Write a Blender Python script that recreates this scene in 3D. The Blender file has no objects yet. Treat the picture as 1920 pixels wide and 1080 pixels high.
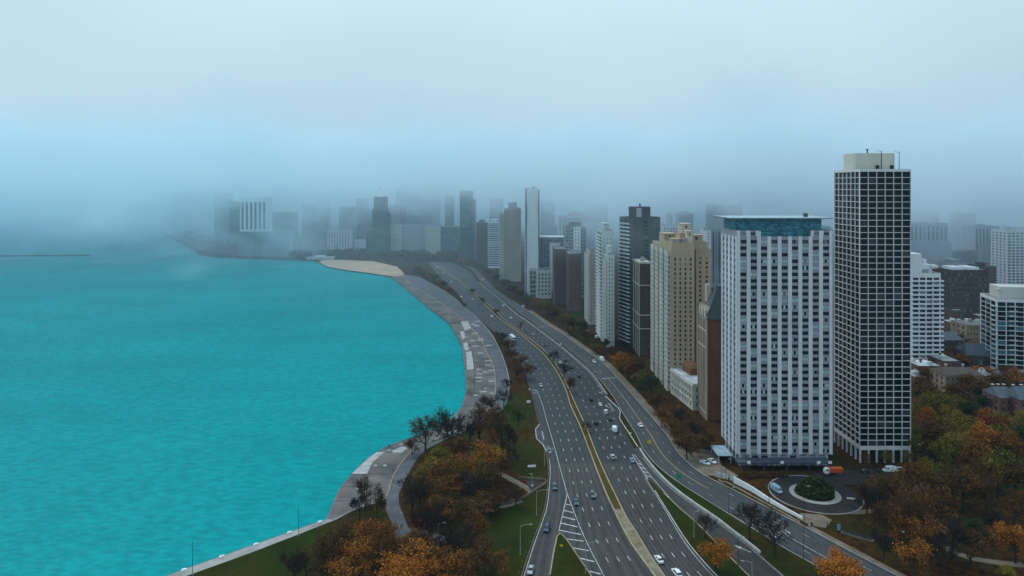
import bpy, bmesh, math, random
from mathutils import Vector, Matrix, Euler
from mathutils.geometry import tessellate_polygon

sc = bpy.context.scene
PI = math.pi
R = math.radians
C = sc.collection

# ------------------------------------------------------------------ camera
F, CAM_H, HV = 1300.0, 125.0, 350.0          # focal length in photo pixels, camera height, horizon row
cam = bpy.data.cameras.new('camera')
cam_o = bpy.data.objects.new('camera', cam)
C.objects.link(cam_o)
cam_o.location = (0, 0, CAM_H)
cam_o.rotation_euler = (PI / 2, 0, 0)
cam.sensor_width = 36.0
cam.lens = 36.0 * F / 1920.0
cam.shift_y = (HV - 540.0) / 1920.0
cam.clip_start = 1.0
cam.clip_end = 30000.0
sc.camera = cam_o

# ------------------------------------------------------------------ sky and sun
w = bpy.data.worlds.new('World')
sc.world = w
w.use_nodes = True
nt = w.node_tree
N, L = nt.nodes, nt.links
bg = N['Background']
sky = N.new('ShaderNodeTexSky')
sky.sky_type = 'NISHITA'
sky.sun_disc = False
SUN_EL, SUN_AZ = 46.0, 320.0
sky.sun_elevation = R(SUN_EL)
sky.sun_rotation = R(SUN_AZ)
tc = N.new('ShaderNodeTexCoord')
mp = N.new('ShaderNodeMapping')
mp.inputs['Scale'].default_value = (1.0, 1.0, 1.5)
L.new(tc.outputs['Generated'], mp.inputs[0])
no = N.new('ShaderNodeTexNoise')
no.inputs['Scale'].default_value = 1.3
no.inputs['Detail'].default_value = 2.5
no.inputs['Roughness'].default_value = 0.5
no.inputs['Distortion'].default_value = 0.3
L.new(mp.outputs[0], no.inputs['Vector'])
cr = N.new('ShaderNodeValToRGB')
cr.color_ramp.elements[0].position = 0.34
cr.color_ramp.elements[0].color = (5.1, 7.12, 8.6, 1)
cr.color_ramp.elements[1].position = 0.66
cr.color_ramp.elements[1].color = (6.25, 8.4, 9.45, 1)
L.new(no.outputs[0], cr.inputs[0])
mx = N.new('ShaderNodeMix')
mx.data_type = 'RGBA'
mx.inputs[0].default_value = 0.93
L.new(sky.outputs[0], mx.inputs[6])
L.new(cr.outputs[0], mx.inputs[7])
# overcast sky: brighter towards the zenith
sxyz = N.new('ShaderNodeSeparateXYZ')
L.new(tc.outputs['Generated'], sxyz.inputs[0])
zr = N.new('ShaderNodeMapRange')
zr.inputs[1].default_value = 0.0
zr.inputs[2].default_value = 1.0
zr.inputs[3].default_value = 0.74
zr.inputs[4].default_value = 1.50
L.new(sxyz.outputs[2], zr.inputs[0])
zm = N.new('ShaderNodeMix')
zm.data_type = 'RGBA'
zm.blend_type = 'MULTIPLY'
zm.inputs[0].default_value = 1.0
L.new(mx.outputs[2], zm.inputs[6])
L.new(zr.outputs[0], zm.inputs[7])
L.new(zm.outputs[2], bg.inputs[0])
bg.inputs[1].default_value = 0.118
sun = bpy.data.lights.new('sun', 'SUN')
sun.energy = 1.5
sun.angle = R(25)
sun.color = (1.0, 0.97, 0.92)
sun_o = bpy.data.objects.new('sun', sun)
C.objects.link(sun_o)
_e, _a = R(SUN_EL), R(SUN_AZ)
sun_o.rotation_euler = Vector((-math.sin(_a) * math.cos(_e), -math.cos(_a) * math.cos(_e), -math.sin(_e))).to_track_quat('-Z', 'Y').to_euler()
sc.view_settings.view_transform = 'Standard'
sc.view_settings.look = 'None'
sc.view_settings.exposure = -0.14
sc.view_settings.gamma = 1.0
sc.render.engine = 'CYCLES'
sc.cycles.use_denoising = True
sc.cycles.volume_bounces = 6
sc.cycles.volume_step_rate = 1.5
sc.cycles.max_bounces = 10
sc.cycles.transparent_max_bounces = 8

# ------------------------------------------------------------------ helpers
random.seed(7)


def P(u, v, z=0.0):
    """photo pixel on the ground plane z -> world point"""
    Y = F * (CAM_H - z) / (v - HV)
    return Vector(((u - 960.0) * Y / F, Y, z))


def PY(u, v, Y):
    return Vector(((u - 960.0) * Y / F, Y, CAM_H - (v - HV) * Y / F))


class MB:
    def __init__(s):
        s.v, s.f, s.m = [], [], []

    def add(s, vs, fs, m=0):
        k = len(s.v)
        s.v += [tuple(p) for p in vs]
        s.f += [tuple(i + k for i in f) for f in fs]
        s.m += [m] * len(fs)

    def box(s, x0, x1, y0, y1, z0, z1, m=0):
        s.add([(x0, y0, z0), (x1, y0, z0), (x1, y1, z0), (x0, y1, z0), (x0, y0, z1), (x1, y0, z1), (x1, y1, z1), (x0, y1, z1)],
              [(0, 3, 2, 1), (4, 5, 6, 7), (0, 1, 5, 4), (1, 2, 6, 5), (2, 3, 7, 6), (3, 0, 4, 7)], m)

    def frus(s, b, t, z0, z1, m=0):
        """box with bottom rect b and top rect t = (x0,x1,y0,y1)"""
        s.add([(b[0], b[2], z0), (b[1], b[2], z0), (b[1], b[3], z0), (b[0], b[3], z0), (t[0], t[2], z1), (t[1], t[2], z1), (t[1], t[3], z1), (t[0], t[3], z1)],
              [(0, 3, 2, 1), (4, 5, 6, 7), (0, 1, 5, 4), (1, 2, 6, 5), (2, 3, 7, 6), (3, 0, 4, 7)], m)

    def quad(s, a, b, c, d, m=0):
        s.add([a, b, c, d], [(0, 1, 2, 3)], m)

    def prism(s, pts, z0, z1, m=0):
        n = len(pts)
        s.add([(p[0], p[1], z0) for p in pts] + [(p[0], p[1], z1) for p in pts],
              [tuple(range(n - 1, -1, -1)), tuple(range(n, 2 * n))] + [(i, (i + 1) % n, n + (i + 1) % n, n + i) for i in range(n)], m)

    def tube(s, a, b, r0, r1, n=5, m=0, cap=True):
        a, b = Vector(a), Vector(b)
        d = b - a
        if d.length < 1e-6:
            return
        d.normalize()
        x = d.orthogonal().normalized()
        y = d.cross(x)
        vs = []
        for p, r in ((a, r0), (b, r1)):
            for i in range(n):
                t = 2 * PI * i / n
                vs.append(p + x * (r * math.cos(t)) + y * (r * math.sin(t)))
        fs = [(i, (i + 1) % n, n + (i + 1) % n, n + i) for i in range(n)]
        if cap:
            fs += [tuple(range(n - 1, -1, -1)), tuple(range(n, 2 * n))]
        s.add(vs, fs, m)

    def ring(s, c, r, t, axis='y', n=14, m=0):
        """thin wheel ring, square section"""
        vs, fs = [], []
        for i in range(n):
            a = 2 * PI * i / n
            for rr, o in ((r, -t), (r, t), (r - 2 * t, t), (r - 2 * t, -t)):
                p = (rr * math.cos(a), o, rr * math.sin(a))
                vs.append((c[0] + p[0], c[1] + p[1], c[2] + p[2]))
        for i in range(n):
            j = (i + 1) % n
            for q in range(4):
                fs.append((i * 4 + q, i * 4 + (q + 1) % 4, j * 4 + (q + 1) % 4, j * 4 + q))
        s.add(vs, fs, m)

    def poly(s, pts, z, m=0):
        tri = tessellate_polygon([[Vector((p[0], p[1], 0)) for p in pts]])
        fs = []
        for t in tri:
            a, b, c = (pts[i] for i in t)
            if (b[0] - a[0]) * (c[1] - a[1]) - (b[1] - a[1]) * (c[0] - a[0]) < 0:
                t = (t[0], t[2], t[1])
            fs.append(tuple(t))
        s.add([(p[0], p[1], z) for p in pts], fs, m)

    def mesh(s, name, mats, smooth=False):
        me = bpy.data.meshes.new(name)
        me.from_pydata(s.v, [], s.f)
        for mt in (mats if isinstance(mats, (list, tuple)) else [mats]):
            me.materials.append(mt)
        if any(s.m):
            me.polygons.foreach_set('material_index', s.m)
        if smooth:
            me.polygons.foreach_set('use_smooth', [True] * len(me.polygons))
        me.update()
        return me


def obj(name, mb, mats=None, parent=None, smooth=False, **props):
    me = mb if isinstance(mb, bpy.types.Mesh) else mb.mesh(name, mats, smooth)
    o = bpy.data.objects.new(name, me)
    C.objects.link(o)
    if parent is not None:
        o.parent = parent
    for k, v in props.items():
        o[k] = v
    return o


def thing(name, label, cat, loc=(0, 0, 0), rz=0.0, group=None):
    o = bpy.data.objects.new(name, None)
    o.empty_display_size = 0.5
    C.objects.link(o)
    o.location = loc
    o.rotation_euler = (0, 0, rz)
    o['label'] = label
    o['category'] = cat
    if group:
        o['group'] = group
    return o


def copy_tree(root, loc, rz=0.0, scale=None, label=None, group=None):
    r = root.copy()
    C.objects.link(r)
    r.location = loc
    r.rotation_euler = (0, 0, rz)
    if scale is not None:
        r.scale = scale
    if label:
        r['label'] = label
    if group:
        r['group'] = group
    for ch in list(root.children):
        c = ch.copy()
        C.objects.link(c)
        c.parent = r
        for g in list(ch.children):
            d = g.copy()
            C.objects.link(d)
            d.parent = c
    return r


def s2l(r, g, b):
    def f(x):
        x /= 255.0
        return x / 12.92 if x <= 0.04045 else ((x + 0.055) / 1.055) ** 2.4
    return (f(r), f(g), f(b))


# ------------------------------------------------------------------ materials
MATS = {}


def mat(name, col, rough=0.8, var=0.25, scale=0.3, stretch=(1, 1, 1), col2=None, bump=0.0, metal=0.0, spec=0.3, rnd=0.0, detail=4.0, lo=0.35, hi=0.65):
    if name in MATS:
        return MATS[name]
    m = bpy.data.materials.new(name)
    m.use_nodes = True
    t = m.node_tree
    b = t.nodes['Principled BSDF']
    b.inputs['Roughness'].default_value = rough
    b.inputs['Metallic'].default_value = metal
    b.inputs['Specular IOR Level'].default_value = spec
    g = t.nodes.new('ShaderNodeNewGeometry')
    mp = t.nodes.new('ShaderNodeMapping')
    mp.inputs['Scale'].default_value = stretch
    t.links.new(g.outputs['Position'], mp.inputs[0])
    n = t.nodes.new('ShaderNodeTexNoise')
    n.inputs['Scale'].default_value = scale
    n.inputs['Detail'].default_value = detail
    n.inputs['Roughness'].default_value = 0.6
    t.links.new(mp.outputs[0], n.inputs['Vector'])
    r = t.nodes.new('ShaderNodeValToRGB')
    c2 = col2 or tuple(c * (1 + var) for c in col)
    c1 = col if col2 else tuple(c * (1 - var) for c in col)
    r.color_ramp.elements[0].position = lo
    r.color_ramp.elements[1].position = hi
    r.color_ramp.elements[0].color = (*c1, 1)
    r.color_ramp.elements[1].color = (*c2, 1)
    t.links.new(n.outputs[0], r.inputs[0])
    out = r.outputs[0]
    if rnd:
        oi = t.nodes.new('ShaderNodeObjectInfo')
        ad = t.nodes.new('ShaderNodeMath')
        ad.operation = 'ADD'
        t.links.new(oi.outputs['Random'], ad.inputs[0])
        t.links.new(g.outputs['Random Per Island'], ad.inputs[1])
        fr = t.nodes.new('ShaderNodeMath')
        fr.operation = 'FRACT'
        t.links.new(ad.outputs[0], fr.inputs[0])
        mr = t.nodes.new('ShaderNodeMapRange')
        mr.inputs[3].default_value = 1 - rnd
        mr.inputs[4].default_value = 1 + rnd
        t.links.new(fr.outputs[0], mr.inputs[0])
        mu = t.nodes.new('ShaderNodeMix')
        mu.data_type = 'RGBA'
        mu.blend_type = 'MULTIPLY'
        mu.inputs[0].default_value = 1.0
        t.links.new(out, mu.inputs[6])
        t.links.new(mr.outputs[0], mu.inputs[7])
        out = mu.outputs[2]
    t.links.new(out, b.inputs['Base Color'])
    if bump:
        bp = t.nodes.new('ShaderNodeBump')
        bp.inputs['Strength'].default_value = 1.0
        bp.inputs['Distance'].default_value = bump
        t.links.new(n.outputs[0], bp.inputs['Height'])
        t.links.new(bp.outputs[0], b.inputs['Normal'])
    MATS[name] = m
    return m


def glass_mat(name, dark, light, share, rough=0.12, mid=None, spec=0.5, iw=1.0):
    """window glass: each pane picks its own tone; a share of the panes has pale blinds or curtains"""
    m = bpy.data.materials.new(name)
    m.use_nodes = True
    t = m.node_tree
    b = t.nodes['Principled BSDF']
    b.inputs['Roughness'].default_value = rough
    b.inputs['Specular IOR Level'].default_value = spec
    g = t.nodes.new('ShaderNodeNewGeometry')
    oi = t.nodes.new('ShaderNodeObjectInfo')
    ad = t.nodes.new('ShaderNodeMath')
    ad.operation = 'MULTIPLY_ADD'
    t.links.new(g.outputs['Random Per Island'], ad.inputs[0])
    ad.inputs[1].default_value = iw
    t.links.new(oi.outputs['Random'], ad.inputs[2])
    fr = t.nodes.new('ShaderNodeMath')
    fr.operation = 'FRACT'
    t.links.new(ad.outputs[0], fr.inputs[0])
    r = t.nodes.new('ShaderNodeValToRGB')
    e = r.color_ramp.elements
    e[0].position = 0.0
    e[0].color = (*dark, 1)
    e[1].position = 1.0
    e[1].color = (*light, 1)
    x = e.new(max(0.05, 1 - share - 0.12))
    x.color = (*(mid or tuple(c * 1.8 for c in dark)), 1)
    x = e.new(max(0.1, 1 - share))
    x.color = (*tuple(0.75 * l + 0.25 * d for l, d in zip(light, dark)), 1)
    x = e.new(max(0.08, 1 - share - 0.02))
    x.color = (*(mid or tuple(c * 1.8 for c in dark)), 1)
    t.links.new(fr.outputs[0], r.inputs[0])
    t.links.new(r.outputs[0], b.inputs['Base Color'])
    MATS[name] = m
    return m


M_asphalt = mat('asphalt', (0.030, 0.030, 0.032), 0.75, scale=0.05, stretch=(1, 0.25, 1), col2=(0.052, 0.051, 0.054), detail=6)
M_asphalt_near = mat('asphalt_worn', (0.046, 0.043, 0.043), 0.8, scale=0.07, stretch=(1, 0.2, 1), col2=(0.080, 0.074, 0.073), detail=6)
M_street = mat('street_asphalt', (0.058, 0.060, 0.064), 0.8, scale=0.09, stretch=(1, 0.3, 1), col2=(0.095, 0.095, 0.1), detail=6)
M_path = mat('path_asphalt', (0.055, 0.060, 0.072), 0.8, scale=0.12, col2=(0.105, 0.108, 0.122), detail=6)
M_conc = mat('concrete', (0.20, 0.195, 0.185), 0.85, scale=0.12, col2=(0.33, 0.32, 0.30), detail=6)
M_prom = mat('promenade_concrete', (0.045, 0.045, 0.048), 0.85, scale=0.07, col2=(0.18, 0.158, 0.142), detail=9, lo=0.32, hi=0.7)
M_prom_dark = mat('promenade_slab', (0.11, 0.112, 0.125), 0.85, scale=0.08, col2=(0.18, 0.18, 0.19), detail=7)
M_pale = mat('pale_concrete', (0.36, 0.36, 0.36), 0.85, scale=0.3, col2=(0.52, 0.52, 0.51), detail=6)
M_patch = mat('weathered_slab', (0.20, 0.20, 0.20), 0.85, scale=0.22, col2=(0.42, 0.41, 0.40), detail=8, lo=0.3, hi=0.62)
M_tan = mat('tan_kerb', (0.26, 0.20, 0.12), 0.85, scale=0.2, col2=(0.38, 0.30, 0.19))
M_gutter = mat('median_gutter', (0.12, 0.095, 0.055), 0.9, scale=0.25, col2=(0.24, 0.20, 0.13))
M_footpath_ = mat('kerb_brown', (0.10, 0.085, 0.065), 0.9, scale=0.2, col2=(0.17, 0.15, 0.12))
M_sand = mat('sand', (0.34, 0.245, 0.17), 0.95, scale=0.03, col2=(0.44, 0.33, 0.235))
M_paint = mat('road_paint', (0.26, 0.26, 0.26), 0.6, scale=0.8, col2=(0.62, 0.62, 0.61))
M_yellow = mat('yellow_paint', (0.35, 0.24, 0.10), 0.6, scale=0.8, col2=(0.5, 0.36, 0.16))
M_grass = mat('grass', (0.022, 0.034, 0.004), 0.95, scale=0.035, col2=(0.040, 0.058, 0.008), detail=8, spec=0.05)
M_grass_med = mat('grass_median', (0.05, 0.035, 0.010), 0.95, scale=0.06, col2=(0.085, 0.06, 0.018), detail=8, spec=0.05)
M_drive = mat('dark_drive', (0.016, 0.012, 0.011), 0.85, scale=0.2, col2=(0.030, 0.022, 0.019))
M_white = mat('white_paint', (0.72, 0.73, 0.74), 0.55, var=0.08)
M_metal = mat('grey_metal', (0.30, 0.31, 0.32), 0.45, var=0.1, metal=0.4)
M_darkmetal = mat('dark_metal', (0.03, 0.03, 0.032), 0.5, var=0.1, metal=0.3)
M_palepole = mat('pale_pole', (0.30, 0.32, 0.27), 0.5, var=0.1)
M_rubber = mat('rubber', (0.012, 0.012, 0.013), 0.8, var=0.1)
M_carglass = mat('car_glass', (0.010, 0.012, 0.014), 0.08, var=0.05, spec=0.6)
M_red = mat('red_lamp', (0.4, 0.01, 0.01), 0.4, var=0.05)
M_lamp = mat('lamp_lens', (0.75, 0.75, 0.72), 0.2, var=0.05)

def road_mat(name, lo, hi, lanes, off=0.0):
    '''asphalt with tyre-darkened lane tracks along the road, patches and seams'''
    m = bpy.data.materials.new(name)
    m.use_nodes = True
    t = m.node_tree
    b = t.nodes['Principled BSDF']
    b.inputs['Roughness'].default_value = 0.62
    b.inputs['Specular IOR Level'].default_value = 0.3
    uvn = t.nodes.new('ShaderNodeUVMap')
    uvn.uv_map = 'lane'
    g = t.nodes.new('ShaderNodeNewGeometry')

    def nz(vec, sc_, st, d):
        mp = t.nodes.new('ShaderNodeMapping')
        mp.inputs['Scale'].default_value = st
        t.links.new(vec, mp.inputs[0])
        n = t.nodes.new('ShaderNodeTexNoise')
        n.inputs['Scale'].default_value = sc_
        n.inputs['Detail'].default_value = d
        t.links.new(mp.outputs[0], n.inputs['Vector'])
        return n.outputs[0]

    def mth(op, a, c, e=None):
        n = t.nodes.new('ShaderNodeMath')
        n.operation = op
        for k, x in enumerate((a, c, e)):
            if x is None: continue
            if isinstance(x, (int, float)): n.inputs[k].default_value = x
            else: t.links.new(x, n.inputs[k])
        return n.outputs[0]
    sp = t.nodes.new('ShaderNodeSeparateXYZ')
    t.links.new(uvn.outputs[0], sp.inputs[0])
    track = mth('COSINE', mth('MULTIPLY_ADD', sp.outputs[0], 2 * PI * lanes * 2, off), 0)
    streak = nz(uvn.outputs[0], 1.0, (34, 0.10, 1), 5)
    fine = nz(g.outputs['Position'], 0.5, (1, 0.5, 1), 7)
    big = nz(g.outputs['Position'], 0.03, (1, 0.6, 1), 3)
    s_ = mth('ADD', mth('MULTIPLY_ADD', streak, 0.55, mth('MULTIPLY', fine, 0.35)), mth('MULTIPLY_ADD', big, 0.45, mth('MULTIPLY', track, 0.08)))
    r = t.nodes.new('ShaderNodeValToRGB')
    r.color_ramp.elements[0].position = 0.50
    r.color_ramp.elements[1].position = 0.84
    r.color_ramp.elements[0].color = (*lo, 1)
    r.color_ramp.elements[1].color = (*hi, 1)
    t.links.new(s_, r.inputs[0])
    t.links.new(r.outputs[0], b.inputs['Base Color'])
    return m


M_asphalt = road_mat('asphalt_road', (0.008, 0.009, 0.0105), (0.033, 0.034, 0.038), 5)
M_asphalt_near = road_mat('asphalt_road_worn', (0.014, 0.0125, 0.0125), (0.056, 0.049, 0.046), 5)
M_street = road_mat('asphalt_street', (0.019, 0.020, 0.022), (0.064, 0.064, 0.067), 4)

# ground: grass with brown leaf litter
def ground_mat(name='park_ground', m0=0.36, m1=0.52, g0=(0.016, 0.020, 0.003), g1=(0.034, 0.036, 0.006)):
    m = bpy.data.materials.new(name)
    m.use_nodes = True
    t = m.node_tree
    b = t.nodes['Principled BSDF']
    b.inputs['Roughness'].default_value = 0.95
    b.inputs['Specular IOR Level'].default_value = 0.05
    g = t.nodes.new('ShaderNodeNewGeometry')

    def noise(s, d=6.0):
        n = t.nodes.new('ShaderNodeTexNoise')
        n.inputs['Scale'].default_value = s
        n.inputs['Detail'].default_value = d
        t.links.new(g.outputs['Position'], n.inputs['Vector'])
        return n

    def ramp(src, p0, c0, p1, c1):
        r = t.nodes.new('ShaderNodeValToRGB')
        r.color_ramp.elements[0].position = p0
        r.color_ramp.elements[1].position = p1
        r.color_ramp.elements[0].color = (*c0, 1)
        r.color_ramp.elements[1].color = (*c1, 1)
        t.links.new(src, r.inputs[0])
        return r
    litter = ramp(noise(0.35, 8).outputs[0], 0.35, (0.017, 0.009, 0.003), 0.68, (0.075, 0.031, 0.005))
    grass = ramp(noise(0.06, 8).outputs[0], 0.35, g0, 0.7, g1)
    mask = ramp(noise(0.022, 5).outputs[0], m0, (0, 0, 0), m1, (1, 1, 1))
    mx = t.nodes.new('ShaderNodeMix')
    mx.data_type = 'RGBA'
    t.links.new(mask.outputs[0], mx.inputs[0])
    t.links.new(grass.outputs[0], mx.inputs[6])
    t.links.new(litter.outputs[0], mx.inputs[7])
    t.links.new(mx.outputs[2], b.inputs['Base Color'])
    return m


M_ground = ground_mat()
M_grass = ground_mat('lawn_grass', 0.42, 0.70, (0.013, 0.022, 0.002), (0.027, 0.038, 0.004))


def water_mat():
    m = bpy.data.materials.new('lake_water')
    m.use_nodes = True
    t = m.node_tree
    b = t.nodes['Principled BSDF']
    b.inputs['Roughness'].default_value = 0.42
    b.inputs['Specular IOR Level'].default_value = 0.015
    g = t.nodes.new('ShaderNodeNewGeometry')

    def noise(s, st, d, rot=0.0):
        mp = t.nodes.new('ShaderNodeMapping')
        mp.inputs['Scale'].default_value = st
        mp.inputs['Rotation'].default_value = (0, 0, rot)
        t.links.new(g.outputs['Position'], mp.inputs[0])
        n = t.nodes.new('ShaderNodeTexNoise')
        n.inputs['Scale'].default_value = s
        n.inputs['Detail'].default_value = d
        t.links.new(mp.outputs[0], n.inputs['Vector'])
        return n
    big = noise(0.012, (0.6, 1.4, 1), 10, 0.25)
    wav = noise(0.42, (0.55, 1.0, 1), 4, 0.3)
    r = t.nodes.new('ShaderNodeValToRGB')
    r.color_ramp.elements[0].position = 0.3
    r.color_ramp.elements[1].position = 0.72
    r.color_ramp.elements[0].color = (0.000, 0.225, 0.236, 1)
    r.color_ramp.elements[1].color = (0.000, 0.280, 0.292, 1)
    t.links.new(big.outputs[0], r.inputs[0])
    r2 = t.nodes.new('ShaderNodeValToRGB')
    r2.color_ramp.elements[0].position = 0.35
    r2.color_ramp.elements[1].position = 0.65
    r2.color_ramp.elements[0].color = (0.74, 0.80, 0.82, 1)
    r2.color_ramp.elements[1].color = (1.16, 1.10, 1.10, 1)
    t.links.new(wav.outputs[0], r2.inputs[0])
    mu = t.nodes.new('ShaderNodeMix')
    mu.data_type = 'RGBA'
    mu.blend_type = 'MULTIPLY'
    mu.inputs[0].default_value = 1
    t.links.new(r.outputs[0], mu.inputs[6])
    t.links.new(r2.outputs[0], mu.inputs[7])
    t.links.new(mu.outputs[2], b.inputs['Base Color'])
    bp = t.nodes.new('ShaderNodeBump')
    bp.inputs['Strength'].default_value = 0.9
    bp.inputs['Distance'].default_value = 0.5
    t.links.new(wav.outputs[0], bp.inputs['Height'])
    t.links.new(bp.outputs[0], b.inputs['Normal'])
    return m


M_water = water_mat()

# ------------------------------------------------------------------ lake, land
WATER_Z = -1.6
mb = MB()
mb.quad((-9000, 100, WATER_Z), (9000, 100, WATER_Z), (9000, 12000, WATER_Z), (-9000, 12000, WATER_Z))
obj('lake', mb, M_water, kind='structure')

SHORE = [(295, 1088), (318, 1078), (430, 1038), (543, 998), (614, 973), (640, 913), (660, 889), (673, 875), (691, 858), (707, 847), (729, 835), (760, 824), (790, 815),
         (820, 802), (845, 785), (862, 768), (868, 759), (873, 742), (875, 729), (874, 695), (870, 667), (865, 643), (855, 625), (842, 604), (808, 578.5), (772, 549), (735.6, 519),
         (690, 511), (650, 506), (612, 499), (598, 491), (585, 488), (480, 485), (400, 481), (375, 477), (352, 463), (330, 451), (306, 440)]
pts = [P(u, v) for u, v in SHORE]
first, last = pts[0], pts[-1]
land = [Vector((first.x - 120, first.y - 60, 0)), Vector((first.x - 130, 110, 0)), ] + []
land = [Vector((first.x - 160, 120, 0))] + pts + [Vector((last.x - 60, 2400, 0)), Vector((last.x + 60, 5000, 0)), Vector((9000, 9000, 0)), Vector((9000, 120, 0))]
mb = MB()
mb.poly(land, 0.0)
n = len(land)
mb.add([(p.x, p.y, 0.0) for p in land] + [(p.x, p.y, -4.0) for p in land], [(i, (i + 1) % n, n + (i + 1) % n, n + i) for i in range(n)], 1)
obj('ground', mb, [M_ground, M_prom_dark], kind='structure')


def spline(pts, step=3.0):
    """image polyline -> dense ground polyline, Catmull-Rom"""
    g = [P(*p) if len(p) == 2 else Vector(p) for p in pts]
    out = []
    for i in range(len(g) - 1):
        p0, p1, p2, p3 = g[max(i - 1, 0)], g[i], g[i + 1], g[min(i + 2, len(g) - 1)]
        k = max(2, int((p2 - p1).length / step))
        t1 = (p2 - p0) * 0.5
        t2 = (p3 - p1) * 0.5
        lim = (p2 - p1).length
        if t1.length > lim: t1 = t1.normalized() * lim
        if t2.length > lim: t2 = t2.normalized() * lim
        for j in range(k):
            t = j / k
            out.append((2 * t ** 3 - 3 * t * t + 1) * p1 + (t ** 3 - 2 * t * t + t) * t1 + (-2 * t ** 3 + 3 * t * t) * p2 + (t ** 3 - t * t) * t2)
    out.append(g[-1])
    return out


class Edge:
    """a road edge: x as a function of the distance Y"""
    def __init__(s, pts):
        q = sorted(((p.y, p.x) for p in spline(pts, 4.0)), key=lambda a: a[0])
        s.y = [a[0] for a in q]
        s.x = [a[1] for a in q]
        s.y0, s.y1 = s.y[0], s.y[-1]

    def __call__(s, Y):
        import bisect
        if Y <= s.y0: return s.x[0] + (s.x[1] - s.x[0]) / max(1e-6, s.y[1] - s.y[0]) * (Y - s.y0)
        if Y >= s.y1: return s.x[-1]
        i = bisect.bisect_right(s.y, Y)
        a, b = s.y[i - 1], s.y[i]
        t = (Y - a) / max(1e-9, b - a)
        return s.x[i - 1] * (1 - t) + s.x[i] * t


NBL = Edge([(795, 489), (803, 493), (824, 520), (855, 547), (875.5, 576), (901.5, 602), (922, 619), (945.5, 640), (970, 675), (989.6, 713), (998, 737), (1004.5, 762), (1012, 794), (1020, 831),
            (1025, 848), (1030, 872.6), (1029, 908), (1024, 950), (1015, 979), (998.5, 1024), (981, 1079), (958, 1145)])
MEL = Edge([(806, 489), (834, 508.5), (860, 526.7), (887, 550), (914, 576), (940, 600), (966.5, 619), (995, 642), (1019.5, 664), (1038.7, 689), (1053, 713), (1063, 737), (1070, 760), (1087.5, 798.5),
            (1108, 852), (1126, 899), (1141, 935), (1154, 961.5), (1167.5, 989.7), (1185, 1021), (1206, 1050), (1227, 1079), (1278, 1145)])
MER = Edge([(809, 489), (837, 508.5), (864, 526.7), (892, 550), (921, 576), (949, 602), (978.5, 624), (1007, 646), (1029, 666), (1046, 689), (1058, 711), (1071, 740), (1080, 760), (1099, 801.5),
            (1120, 855), (1141, 902), (1158.6, 938), (1173, 967.5), (1194, 1000), (1215, 1035.6), (1244.5, 1079), (1292, 1145)])
SBR = Edge([(840, 489), (860, 498), (881, 510), (895, 527), (912, 542), (938, 563), (969, 590), (986, 601), (1012, 620.5), (1048, 648), (1079.7, 674.6), (1108.6, 701), (1135, 738), (1147, 755),
            (1163, 788), (1179, 822), (1196, 855), (1212, 890), (1227, 920), (1256.4, 967.5), (1286, 1014), (1316, 1051), (1340, 1077), (1408, 1145)])
RAL = Edge([(1190, 845), (1215, 895), (1255, 933), (1280, 957), (1301, 974), (1330, 1003), (1360, 1034), (1405, 1079), (1478, 1145)])
RAR = Edge([(1196, 838), (1206, 855), (1227, 881.5), (1256, 911), (1286, 935), (1316, 956), (1340, 972), (1369.5, 995), (1399.6, 1018), (1425, 1039), (1471, 1079), (1550, 1145)])
INL = Edge([(868, 498), (885, 506), (900, 527), (917, 542), (943, 562.5), (975, 589), (992, 600), (1018, 620), (1054, 647), (1086, 673.5), (1113, 699), (1132.6, 720), (1152, 746), (1169, 775), (1194, 815),
            (1206, 840), (1227, 867), (1256, 892), (1286, 913), (1300, 921.5), (1365, 962), (1411, 990), (1471, 1027), (1543, 1067), (1568, 1080), (1700, 1145)])
INR = Edge([(880, 496), (893, 506), (908, 520), (930, 542), (960, 563), (989.6, 583), (1012, 599), (1030, 611), (1056, 627), (1090, 652), (1119, 672), (1136, 686), (1157, 708), (1181, 735), (1205, 763), (1224, 785),
            (1250.5, 817), (1271, 849), (1301, 878), (1335, 899), (1376, 919), (1439, 952), (1492, 979), (1531.5, 1000), (1589, 1031), (1647, 1061.5), (1682, 1080), (1812, 1145)])


def strip(name, fa, fb, y0, y1, z, m, step=4.0, parent=None, **props):
    mb = MB()
    n = max(2, int((y1 - y0) / step))
    vs, fs, uv = [], [], []
    for i in range(n + 1):
        Y = y0 + (y1 - y0) * i / n
        a, b = (f(Y) if callable(f) else f for f in (fa, fb))
        vs += [(a, Y, z), (b, Y, z)]
        uv += [(0.0, Y * 0.1), (1.0, Y * 0.1)]
        if i:
            fs.append((2 * i - 2, 2 * i - 1, 2 * i + 1, 2 * i))
    mb.add(vs, fs)
    o = obj(name, mb, m, parent, **props)
    ul = o.data.uv_layers.new(name='lane')
    for lp in o.data.loops:
        ul.data[lp.index].uv = uv[lp.vertex_index]
    return o


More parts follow.
